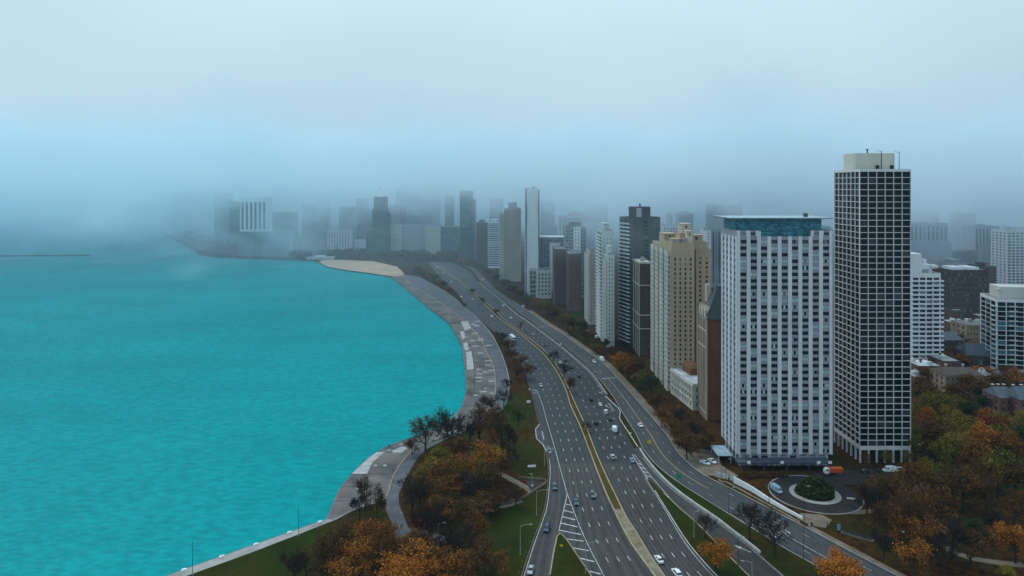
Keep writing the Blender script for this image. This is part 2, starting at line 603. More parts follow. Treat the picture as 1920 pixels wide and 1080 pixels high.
def wall_along(name, pts, w, z0, z1, m, parent=None, zf=None, **props):
    """a kerb, barrier or wall of width w following a ground polyline"""
    mb = MB()
    vs, fs = [], []
    n = len(pts)
    for i, p in enumerate(pts):
        a = pts[max(0, i - 1)]
        b = pts[min(n - 1, i + 1)]
        d = Vector((b[0] - a[0], b[1] - a[1], 0))
        d.normalize()
        q = Vector((-d.y, d.x, 0)) * (w / 2)
        top = zf(i / (n - 1)) if zf else z1
        c = Vector((p[0], p[1], 0))
        for s_, z in ((-1, z0), (1, z0), (0.85, top), (-0.85, top)):
            vs.append((c.x + q.x * s_, c.y + q.y * s_, z))
        if i:
            k = 4 * i
            fs += [(k - 4 + j, k - 4 + (j + 1) % 4, k + (j + 1) % 4, k + j) for j in range(4)]
    fs += [(0, 1, 2, 3), (4 * n - 1, 4 * n - 2, 4 * n - 3, 4 * n - 4)]
    mb.add(vs, fs)
    return obj(name, mb, m, parent, **props)


def edge_pts(fa, y0, y1, off=0.0, step=4.0):
    n = max(2, int(abs(y1 - y0) / step))
    return [(fa(y0 + (y1 - y0) * i / n) + off, y0 + (y1 - y0) * i / n) for i in range(n + 1)]


YN, YF = 206.0, 1150.0
YPATCH = 162500.0 / (869.0 - 350.0)
ZR = 0.03
strip('northbound_road', NBL, MEL, YPATCH, YF, ZR, M_asphalt, kind='structure')
NBN = strip('northbound_road', NBL, MEL, YN, YPATCH, ZR, M_asphalt_near, kind='structure')
SBF = strip('southbound_road', MER, SBR, YPATCH, YF, ZR, M_asphalt, kind='structure')
strip('southbound_road', MER, SBR, YN, YPATCH, ZR, M_asphalt_near, kind='structure')
NB = NBN
strip('exit_ramp', RAL, RAR, YN, 332.0, ZR + 0.02, M_asphalt_near, kind='structure')
INN = strip('inner_drive', INL, INR, YN, 1090.0, ZR + 0.004, M_street, kind='structure')
strip('median', MEL, MER, YN, YF, 0.16, M_grass_med, kind='structure')
for f in (MEL, MER):
    wall_along('median_kerb', edge_pts(f, YN, YF, 0.0), 0.55, -0.1, 0.24, M_tan, kind='structure')
# solid concrete tongue of the median close to the camera
strip('median_paving', lambda Y: MEL(Y) + 0.3, lambda Y: MER(Y) - 0.3, YN, 162500 / 605.0, 0.19, M_gutter, kind='structure')
# lay-by on the lake side
lay = [P(u, v) for u, v in ((1012, 796), (1004.5, 806), (1006, 822), (1018, 833), (1026, 846), (1030, 835), (1020, 800))]
mb = MB(); mb.poly(lay, ZR + 0.008); obj('lay_by', mb, M_asphalt, kind='structure')
layk = [P(u, v) for u, v in ((1012, 795), (1004.2, 805), (1005.8, 822.5), (1018, 834), (1025, 847))]
wall_along('lay_by_kerb', layk, 0.4, -0.1, 0.2, M_pale, kind='structure')
lay2 = [P(u, v) for u, v in ((1146, 752), (1160, 765), (1163, 772), (1161, 783), (1165, 790), (1150, 765))]
mb = MB(); mb.poly(lay2, ZR + 0.008); obj('lay_by', mb, M_asphalt, kind='structure')
layk = [P(u, v) for u, v in ((1136, 743), (1146, 753), (1160, 766), (1163, 772), (1161.5, 784), (1166, 792), (1181, 815), (1196, 838))]
wall_along('lay_by_kerb', layk, 0.4, -0.1, 0.25, M_pale, kind='structure')
wall_along('kerb', edge_pts(NBL, YN, 351.0, -0.5), 0.25, -0.1, 0.12, M_footpath_, kind='structure')
wall_along('kerb', edge_pts(NBL, 366.0, 450.0, -0.5), 0.25, -0.1, 0.12, M_footpath_, kind='structure')
wall_along('kerb', edge_pts(INR, YN, 760.0, 0.2), 0.35, -0.1, 0.15, M_conc, kind='structure')
wall_along('kerb', edge_pts(INL, YN, 460.0, -0.2), 0.35, -0.1, 0.15, M_conc, kind='structure')
wall_along('kerb', edge_pts(SBR, YN, 285.0, 0.25), 0.3, -0.1, 0.15, M_pale, kind='structure')
wall_along('kerb', edge_pts(RAL, YN, 283.0, -0.25), 0.35, -0.1, 0.15, M_tan, kind='structure')

# triangular grass island in the gore of the left ramp
isl = [P(u, v) for u, v in ((1050, 1000), (1055, 1004), (1063, 1013), (1078.5, 1036), (1105, 1075), (1150, 1145), (1010, 1145), (1031, 1079), (1038, 1036), (1044.5, 1006))]
mb = MB(); mb.poly(isl, 0.17)
obj('grass_island', mb, M_grass, kind='structure')
wall_along('kerb', [(p.x, p.y) for p in isl[-3:] + isl[:1]], 0.5, -0.1, 0.22, M_tan, kind='structure')
wall_along('kerb', [(p.x, p.y) for p in isl[:6]], 0.35, -0.1, 0.2, M_tan, kind='structure')

# lakeside lawns
def poly_struct(name, px, z, m, kind='structure'):
    mb = MB()
    mb.poly([P(u, v) for u, v in px], z)
    return obj(name, mb, m, kind=kind)


poly_struct('lawn', [(347, 1081), (466, 1038), (570, 998), (628, 975), (672, 954), (712, 943), (724, 962), (722, 1000), (690, 1030), (600, 1050), (560, 1145), (200, 1145)], 0.012, M_grass)
poly_struct('lawn', [(955, 730), (990, 722), (1002, 765), (1009, 796), (1002, 806), (1004, 824), (1022, 845), (1027, 875), (1025, 898), (975, 892), (940, 880), (935, 820), (945, 770)], 0.012, M_grass)
poly_struct('lawn', [(1024, 908), (1020, 950), (1011, 979), (994, 1024), (976, 1079), (955, 1145), (850, 1145), (900, 1060), (930, 1000), (945, 955), (975, 942)], 0.012, M_grass)
poly_struct('lawn', [(1232, 918), (1252, 933), (1278, 957), (1299, 974), (1326, 1003), (1356, 1034), (1401, 1079), (1470, 1145), (1412, 1145), (1344, 1077), (1320, 1051), (1290, 1014), (1260, 967.5)], 0.012, M_grass)
poly_struct('lawn', [(1205, 845), (1230, 872), (1262, 897), (1300, 924), (1365, 965), (1411, 993), (1471, 1030), (1543, 1070), (1700, 1148), (1560, 1148), (1473, 1077), (1428, 1037), (1402, 1018), (1342, 972), (1288, 935), (1229, 881)], 0.012, M_grass)

# promenade, bike path, seawall, beach
SHORE_IN = SHORE[4:27]
CURB = [(628, 975), (671, 953), (709, 942), (724, 933), (729, 922), (735.5, 898), (751, 871), (773, 847), (800, 832), (835, 818), (868, 802), (897, 786), (917, 766), (927, 747), (929, 720), (925, 687), (912, 659), (899, 633),
        (875.5, 607), (842, 578.5), (805.5, 555), (777, 537), (752, 514)]
PWALL = [(767, 501), (785, 519), (808, 532), (839, 550), (865, 571), (888.5, 591.5), (905, 608), (922, 628), (938, 659), (951, 695), (956, 724), (954, 747), (943, 768), (920, 785), (890, 801), (858, 815), (826, 829), (802, 841), (785, 856),
         (770, 880), (757, 903), (748, 925), (748, 945), (756, 965), (766, 990), (770, 1008)]
poly_struct('promenade', SHORE_IN + CURB[::-1], 0.016, M_prom)
poly_struct('bike_path', CURB[3:][::-1] + [(724, 958), (736, 985), (742, 1004)] + PWALL[::-1][:-1], 0.022, M_path)
poly_struct('seawall_walk', [(295, 1088), (318, 1078), (430, 1038), (543, 998), (614, 973), (628, 975), (570, 998), (466, 1038), (347, 1081), (310, 1095)], 0.03, M_conc)
# stepped concrete ledge below the sea wall
mb = MB()
sp = spline([p for p in SHORE[:5]], 6)
wall_along('seawall_ledge', [(p.x - 0.6, p.y + 0.5) for p in sp], 1.6, -3.0, -0.55, M_prom_dark, kind='structure')
wall_along('promenade_edge', [(p.x - 0.2, p.y) for p in spline(SHORE[4:27], 6)], 0.9, -3.0, -0.35, M_prom_dark, kind='structure')
poly_struct('beach', [(598, 490.5), (612, 499.5), (650, 506.5), (690, 511.5), (735, 518), (757, 516.5), (757, 512), (745, 500), (700, 490), (640, 487.5), (605, 487.5)], 0.05, M_sand)
wall_along('promenade_kerb', [(p.x, p.y) for p in spline(CURB[3:], 5)], 0.45, -0.1, 0.28, M_tan, kind='structure')
wall_along('promenade_kerb', [(p.x, p.y) for p in spline(CURB[:4], 5)], 0.8, -0.1, 0.3, M_conc, kind='structure')
# footpaths
def path_strip(name, px, wid, m=None, z=0.028):
    pl = spline(px, 3)
    mb = MB()
    vs, fs = [], []
    for i, p in enumerate(pl):
        a, b = pl[max(0, i - 1)], pl[min(len(pl) - 1, i + 1)]
        d = (b - a).normalized()
        q = Vector((-d.y, d.x, 0)) * wid / 2
        vs += [(p.x + q.x, p.y + q.y, z), (p.x - q.x, p.y - q.y, z)]
        if i:
            fs.append((2 * i - 2, 2 * i, 2 * i + 1, 2 * i - 1))
    mb.add(vs, fs)
    return obj(name, mb, m or M_conc, kind='structure')


M_footpath = mat('footpath', (0.11, 0.085, 0.06), 0.9, scale=0.2, col2=(0.19, 0.15, 0.11))
path_strip('footpath', [(738, 1000), (765, 996), (795, 1000), (830, 1012)], 4.0, M_path)
path_strip('footpath', [(730, 1012), (755, 1003), (790, 1000)], 3.0, M_path, 0.032)
path_strip('footpath', [(935, 886), (955, 897), (975, 908), (998, 922)], 3.2, M_footpath)
path_strip('footpath', [(935, 950), (955, 946), (976, 938)], 3.2, M_footpath)
path_strip('footpath', [(1560, 958), (1600, 961), (1640, 957), (1665, 945)], 3.0, M_footpath)
path_strip('footpath', [(1700, 925), (1760, 900), (1800, 898), (1850, 905)], 3.0, M_conc)
path_strip('footpath', [(1745, 1010), (1800, 1040), (1850, 1052), (1920, 1060)], 3.2, M_footpath)
strip('sidewalk', lambda Y: INR(Y) + 0.5, lambda Y: INR(Y) + 5.0, 300.0, 700.0, 0.035, M_footpath, kind='structure')
strip('sidewalk', lambda Y: INR(Y) + 0.5, lambda Y: INR(Y) + 3.2, YN, 255.0, 0.035, M_footpath, kind='structure')
# forecourt of the white tower, drive and roundabout
poly_struct('forecourt', [(1290, 838), (1345, 846), (1352, 872), (1385, 893), (1350, 898), (1312, 878)], 0.04, M_footpath)
RC = P(1528, 926)
circ = [(RC.x + 17.5 * math.cos(2 * PI * i / 48), RC.y + 17.5 * math.sin(2 * PI * i / 48)) for i in range(48)]
mb = MB(); mb.poly(circ, 0.05)
mb.poly([P(1545, 910), P(1650, 908), P(1800, 905), P(1800, 880), P(1545, 882), P(1500, 905)], 0.056)
obj('turning_circle', mb, M_drive, kind='structure')
wall_along('turning_circle_kerb', [(RC.x + 17.7 * math.cos(a), RC.y + 17.7 * math.sin(a)) for a in [R(62 + i * 5) for i in range(58)]], 0.5, 0, 0.2, M_conc, kind='structure')
mb = MB()
ring_o = [(RC.x + 9.8 * math.cos(2 * PI * i / 48), RC.y + 9.8 * math.sin(2 * PI * i / 48)) for i in range(48)]
mb.prism(ring_o, 0.0, 0.2)
obj('roundabout_paving', mb, M_conc, kind='structure')
ring_i = [(RC.x + 7.4 * math.cos(2 * PI * i / 48), RC.y + 7.4 * math.sin(2 * PI * i / 48)) for i in range(48)]
mb = MB(); mb.prism(ring_i, 0.0, 0.3)
obj('roundabout_bed', mb, M_ground, kind='structure')
poly_struct('plaza', [(1500, 962), (1540, 965), (1560, 975), (1548, 990), (1520, 985), (1495, 972)], 0.03, M_footpath)

# slabs of the promenade: pale patches and dark joints that can be told apart
mb = MB()
def px_patch(mb, px, z=0.03, m=0):
    mb.poly([P(u, v) for u, v in px], z, m)
for px in ([(660, 888), (692, 858), (708, 847), (722, 847), (710, 857), (697, 869), (688, 889)],
           [(874, 660), (884, 658), (889, 692), (875.5, 694)], [(868, 644), (876, 641), (880, 655), (872, 657)], [(864, 603), (877, 602), (884, 615), (872, 620)], [(862, 622), (870, 621), (873, 633), (867, 636)],
           [(735, 845), (752, 838), (763, 838), (754, 849), (737, 849)]):
    px_patch(mb, px, 0.032)
rr = random.Random(3)
for i in range(26):
    v = rr.uniform(600, 760)
    u0 = 884 if v > 640 else 862
    u = u0 + rr.uniform(0, 34)
    px_patch(mb, [(u, v), (u + rr.uniform(4, 16), v - 0.4), (u + 12, v + 1.2), (u + 1, v + 1.5)], 0.036)
for u, v in ((748, 832), (757, 841), (770, 843), (700, 872), (718, 872), (726, 843), (682, 904), (668, 916), (671, 936), (655, 952)):
    px_patch(mb, [(u, v), (u + 6, v - 0.6), (u + 7, v + 1.6), (u + 1, v + 2)], 0.036)
obj('promenade_patches', mb, M_patch, kind='structure')
mb = MB()
for (a, b) in (((640, 913), (700, 912)), ((627, 940), (680, 937)), ((660, 889), (745, 889)), ((706, 847), (760, 850)), ((875, 729), (928, 730)), ((874, 700), (926, 702)), ((870, 667), (914, 662)), ((858, 628), (896, 628)),
               ((842, 604), (874, 606)), ((825, 592), (855, 588)), ((790, 563), (818, 562)), ((890, 729), (889, 690)), ((889, 690), (885, 655))):
    pa, pb = P(*a), P(*b)
    d = (pb - pa).normalized()
    q = Vector((-d.y, d.x, 0)) * 0.18
    mb.quad(*[(c.x, c.y, 0.045) for c in (pa - q, pb - q, pb + q, pa + q)])
obj('promenade_joints', mb, M_rubber, kind='structure')

# ------------------------------------------------------------------ road markings (thin sheets of paint)
def lerp_edge(fa, fb, t):
    return lambda Y: fa(Y) * (1 - t) + fb(Y) * t


def dashes(mb, f, y0, y1, on=3.05, period=12.2, w=0.24, z=ZR + 0.012, ph=0.0):
    Y = y0 + ph
    while Y < y1:
        dx = (f(Y + 2) - f(Y - 2)) / 4.0
        k = 1.0 / math.sqrt(1 + dx * dx)
        Ye = Y + on * k
        a, b = f(Y), f(Ye)
        wx = w * 0.5 / k
        mb.quad((a - wx, Y, z), (a + wx, Y, z), (b + wx, Ye, z), (b - wx, Ye, z))
        Y += period * k


def solid(mb, f, y0, y1, w=0.2, z=ZR + 0.012, step=3.0):
    n = max(1, int((y1 - y0) / step))
    for i in range(n):
        a, b = y0 + (y1 - y0) * i / n, y0 + (y1 - y0) * (i + 1) / n
        dx = (f(b) - f(a)) / (b - a)
        wx = w * 0.5 * math.sqrt(1 + dx * dx)
        mb.quad((f(a) - wx, a, z), (f(a) + wx, a, z), (f(b) + wx, b, z), (f(b) - wx, b, z))


def line_px(mb, pts, w, z, closed=False):
    g = [P(*p) for p in pts]
    for a, b in zip(g, g[1:]):
        d = (b - a).normalized()
        q = Vector((-d.y, d.x, 0)) * w / 2
        mb.quad(*[(c.x, c.y, z) for c in (a - q, b - q, b + q, a + q)])


SOL = Edge([(989, 700), (1001, 722), (1010, 740), (1018, 762), (1023.7, 783.7), (1038.5, 834), (1052, 884.5), (1063.7, 926), (1072.6, 949.7), (1087.4, 988), (1105, 1026.7), (1132, 1079), (1166, 1145)])
mb = MB()
for i in (1, 2, 3):
    f = lambda Y, i=i: (SOL(Y) if Y < 450 else NBL(Y) + 1.0) * (1 - i / 4.0) + (MEL(Y) - 0.6) * (i / 4.0)
    dashes(mb, f, YN, 900.0, ph=i * 0.6)
SB4 = Edge([(972, 592), (1015, 624), (1052, 653), (1083, 680), (1110, 706), (1133, 741), (1146, 770), (1158, 800), (1172, 830), (1186, 856), (1215, 905), (1227, 924), (1254, 968), (1283, 1016), (1313, 1054), (1337, 1080), (1405, 1145)])
for i in (1, 2, 3):
    f = lambda Y, i=i: (MER(Y) + 0.7) * (1 - i / 4.0) + (SB4(Y) if Y < 660 else SBR(Y) - 1.0) * (i / 4.0)
    dashes(mb, f, YN, 900.0, ph=3.0 + i * 0.5)
dashes(mb, lambda Y: SB4(Y) - 0.2, 336.0, 440.0)
lane_dash = obj('lane_dashes', mb, M_paint, NBN, kind='stuff')
mb = MB()
solid(mb, SOL, 162500 / 576.0, 425.0, 0.22)
solid(mb, SOL, YN, 162500 / 576.0, 0.22)
line_px(mb, [(1063.7, 926), (1056, 960), (1047.4, 997)], 0.25, ZR + 0.012)
for (a, b) in (((340, 625), (370, 632)), ((330, 665), (388, 680)), ((320, 705), (400, 725)), ((310, 745), (415, 770)), ((298, 790), (437, 818)), ((345, 845), (455, 860)), ((385, 902), (485, 920)), ((432, 968), (520, 990)), ((490, 1050), (560, 1068))):
    line_px(mb, [(960 + a[0] / 3.374, 760 + a[1] / 3.374), (960 + b[0] / 3.374, 760 + b[1] / 3.374)], 0.55, ZR + 0.016)
solid(mb, lambda Y: NBL(Y) + 0.35, YN, 318.0, 0.2)
line_px(mb, [(1016, 808), (1020, 824)], 0.35, ZR + 0.03)
obj('edge_line', mb, M_paint, NBN, kind='stuff')
mb = MB()
solid(mb, SB4, YN, 162500 / 546.0, 0.22)
line_px(mb, [(1185, 852), (1200, 876), (1215, 899)], 0.3, ZR + 0.04)
line_px(mb, [(1189, 852), (1207, 876), (1222, 895), (1255, 933)], 0.25, ZR + 0.04)
for a, b in (((1196, 868), (1203, 872)), ((1201, 876), (1209, 880)), ((1206, 884), (1215, 888)), ((1211, 892), (1221, 895))):
    line_px(mb, [a, b], 0.5, ZR + 0.045)
line_px(mb, [(1142, 756), (1151, 771)], 0.3, ZR + 0.03)
solid(mb, lambda Y: RAR(Y) - 0.8, 216.0, 320.0, 0.18, ZR + 0.04)
solid(mb, lambda Y: SBR(Y) - 0.6, 420.0, 760.0, 0.18)
obj('edge_line', mb, M_paint, SBF, kind='stuff')
mb = MB()
mid = lerp_edge(INL, INR, 0.47)
solid(mb, lambda Y: mid(Y) - 0.15, 287.0, 450.0, 0.14, ZR + 0.016)
solid(mb, lambda Y: mid(Y) + 0.15, 287.0, 450.0, 0.14, ZR + 0.016)
obj('centre_line', mb, M_yellow, INN, kind='stuff')
mb = MB()
dashes(mb, lerp_edge(INL, INR, 0.25), 215.0, 640.0, z=ZR + 0.016, w=0.16)
dashes(mb, lerp_edge(INL, INR, 0.74), 215.0, 640.0, z=ZR + 0.016, w=0.16)
solid(mb, lerp_edge(INL, INR, 0.40), 214.0, 250.0, 0.2, ZR + 0.016)
def ladder(mb, a, b, n, ln, w, z):
    a, b = P(*a), P(*b)
    d = (b - a).normalized()
    q = Vector((-d.y, d.x, 0)) * ln / 2
    for i in range(n):
        c = a.lerp(b, (i + 0.5) / n)
        h = d * w / 2
        mb.quad(*[(p.x, p.y, z) for p in (c - q - h, c - q + h, c + q + h, c + q - h)])
ladder(mb, (1412, 988), (1456, 979), 7, 3.0, 0.6, ZR + 0.018)
ladder(mb, (1440, 1007), (1480, 996), 6, 3.0, 0.5, ZR + 0.018)
ladder(mb, (1128, 710), (1156, 708), 7, 2.2, 0.6, ZR + 0.018)
line_px(mb, [(1112, 698.5), (1128, 697)], 0.5, ZR + 0.018)
ladder(mb, (1004, 614), (1034, 611), 7, 2.5, 0.7, ZR + 0.018)
obj('street_markings', mb, M_paint, INN, kind='stuff')


def arrow(mb, at, toward, ln, z, bend=0):
    a = P(*at)
    d = (P(*toward) - a).normalized()
    q = Vector((-d.y, d.x, 0))
    def pt(x, y):
        p = a + d * x + q * y
        return (p.x, p.y, z)
    mb.add([pt(0, -.16), pt(ln * .6, -.16), pt(ln * .6, .16), pt(0, .16)], [(0, 1, 2, 3)])
    mb.add([pt(ln * .6, -.75), pt(ln, 0), pt(ln * .6, .75)], [(0, 1, 2)])
mb = MB()
arrow(mb, (1143, 765), (1129, 756), 6.0, ZR + 0.02)
arrow(mb, (1130, 739), (1119, 732), 5.0, ZR + 0.02)
arrow(mb, (1408, 1036), (1380, 1024), 6.5, ZR + 0.05)
arrow(mb, (1036, 846), (1028, 849), 2.6, ZR + 0.02)
arrow(mb, (1007, 736), (1000, 737), 2.6, ZR + 0.02)
obj('lane_arrow', mb, M_paint, SBF)
cu = bpy.data.curves.new('only_text', 'FONT')
cu.body = 'ONLY'
cu.size = 1.0
cu.align_x = 'CENTER'
to = bpy.data.objects.new('only_text', cu)
C.objects.link(to)
dg = bpy.context.evaluated_depsgraph_get()
only_me = bpy.data.meshes.new_from_object(to.evaluated_get(dg))
bpy.data.objects.remove(to)
only_me.materials.append(M_paint)
for u, v in ((1031, 843), (1002.5, 733)):
    p = P(u, v)
    o = obj('lane_lettering', only_me, parent=NBN)
    o.location = (p.x, p.y, ZR + 0.02)
    o.scale = (1.25, 3.2, 1)
    o.rotation_euler = (0, 0, R(-3))

# ------------------------------------------------------------------ barriers and walls
b_ = wall_along('barrier', edge_pts(SBR, 416.0, 905.0, 0.35), 0.6, -0.1, 0.85, M_conc, label='long concrete barrier between southbound lanes and the inner drive', category='barrier')
b_ = wall_along('barrier', [(p[0], p[1]) for p in edge_pts(RAR, 162500 / 688.0, 330.0, 0.3, 3.0)], 0.5, -0.1, 0.9, M_pale, label='white concrete barrier curving along the exit ramp', category='barrier')
wl = [(p.x, p.y) for p in spline(PWALL[1:11], 5)]
wall_along('low_wall', wl, 0.45, -0.1, 0.7, M_conc, label='pale low wall along the bike path above the promenade', category='wall')
rw = [(p.x, p.y) for p in spline([(1376, 905), (1410, 922), (1440, 940), (1475, 959), (1505, 974)], 2)]
wall_along('retaining_wall', rw, 0.6, -0.1, 1.5, M_white, zf=lambda t: 2.6 - 1.7 * t, label='white tapering retaining wall below the turning circle', category='wall')
rw2 = [(p.x, p.y) for p in spline([(1348, 900), (1352, 904), (1362, 905), (1376, 912), (1440, 947), (1500, 980)], 2)]
wall_along('low_wall', rw2, 0.3, -0.1, 0.45, M_tan, label='low tan wall running below the white retaining wall', category='wall')
th = thing('hoarding', 'grey hoarding panels at the street end of the white wall', 'hoarding', P(1362, 899))
for k in range(3):
    mb = MB(); mb.box(-0.05, 0.05, -1.2, 1.2, 0.1, 2.4)
    o = obj('panel', mb, M_pale, th)
    o.location = (-3.0 + 2.6 * k, 2.2 - 1.9 * k, 0)
    o.rotation_euler = (0, 0, R(55))
# underpass mouth
up = [P(972, 897), P(1022, 901), P(1024.5, 907), P(976, 938), P(936, 949)]
wall_along('underpass_wall', [(p.x, p.y) for p in up[:3]], 0.4, -0.1, 0.9, M_footpath, label='concrete parapet behind the sunken underpass entrance', category='wall')
wall_along('underpass_wall', [(p.x, p.y) for p in up[2:]], 0.5, -0.1, 0.9, M_footpath, label='concrete parapet in front of the sunken underpass entrance', category='wall')
poly_struct('underpass_floor', [(985, 899.5), (1020, 902), (1022, 906), (998, 922), (990, 912)], 0.033, M_drive)
# breakwater far out on the lake
bw = [P(-60, 481.5, WATER_Z), P(168, 480, WATER_Z)]
wall_along('breakwater', [(p.x, p.y) for p in bw], 3.0, -2.5, 0.6, M_rubber, label='thin dark breakwater far out on the lake', category='breakwater')
# white blocks along the sea wall
for k, (u, v) in enumerate(((345, 1070), (416, 1045), (480, 1022), (543, 1000), (600, 980))):
    mb = MB(); mb.box(-0.8, 0.8, -0.45, 0.45, 0.0, 0.4); mb.box(-0.55, 0.55, -0.3, 0.3, 0.4, 0.62)
    p = P(u, v)
    o = obj('mooring_block', mb, M_white, label='white block on the sea wall, ' + ['nearest the bottom left corner', 'second from the bottom left', 'third from the bottom left', 'fourth from the bottom left', 'closest to the promenade corner'][k], category='block', group='white blocks along the sea wall')
    o.location = (p.x, p.y, 0.03)
    o.rotation_euler = (0, 0, R(32))

# ------------------------------------------------------------------ buildings
def wall_material(name, col, dirt=0.25, scale=0.12, rough=0.85):
    return mat(name, col, rough, var=dirt, scale=scale, stretch=(1, 1, 0.22), detail=6, lo=0.3, hi=0.7)


G_dark = glass_mat('glass_dark', (0.006, 0.0055, 0.0055), (0.045, 0.05, 0.055), 0.10, rough=0.15, spec=0.16)
G_white = glass_mat('glass_blinds', (0.005, 0.005, 0.0055), (0.40, 0.52, 0.52), 0.22, iw=0.3, rough=0.2, spec=0.15)
G_mid = glass_mat('glass_mid', (0.020, 0.022, 0.025), (0.20, 0.22, 0.22), 0.15, rough=0.2, spec=0.35)
G_blue = glass_mat('glass_blue', (0.008, 0.011, 0.013), (0.07, 0.16, 0.20), 0.3, rough=0.15, spec=0.25)
M_frame_dk = mat('frame_dark', (0.05, 0.05, 0.055), 0.5, var=0.1)
M_frame_lt = mat('frame_light', (0.35, 0.37, 0.38), 0.5, var=0.1)
M_roofgrey = mat('roof_gravel', (0.10, 0.10, 0.11), 0.9, scale=0.2, col2=(0.17, 0.17, 0.18))
M_roofpale = mat('roof_membrane', (0.26, 0.29, 0.32), 0.8, scale=0.12, col2=(0.55, 0.58, 0.60))
WIN_CACHE = {}


def window_mesh(wd, ht, mull, glass, frame, transom=False):
    key = (round(wd, 2), round(ht, 2), mull, glass.name, frame.name, transom)
    if key in WIN_CACHE:
        return WIN_CACHE[key]
    mb = MB()
    t = min(0.09, wd * 0.06)
    a, b = wd / 2, ht / 2
    n = mull + 1
    for k in range(n):
        x0, x1 = -a + wd * k / n, -a + wd * (k + 1) / n
        mb.quad((x0, 0, -b), (x1, 0, -b), (x1, 0, b), (x0, 0, b), 0)
    mb.box(-a, a, -0.07, 0.01, b - t, b, 1)
    mb.box(-a, a, -0.07, 0.01, -b, -b + t, 1)
    for k in range(n + 1):
        x = -a + wd * k / n
        x0, x1 = max(-a, x - t / 2), min(a, x + t / 2)
        mb.box(x0, x1, -0.06, 0.01, -b + t, b - t, 1)
    if transom:
        mb.box(-a + t, a - t, -0.055, 0.01, -b * 0.2 - t / 2, -b * 0.2 + t / 2, 1)
    WIN_CACHE[key] = mb.mesh('window', [glass, frame])
    return WIN_CACHE[key]


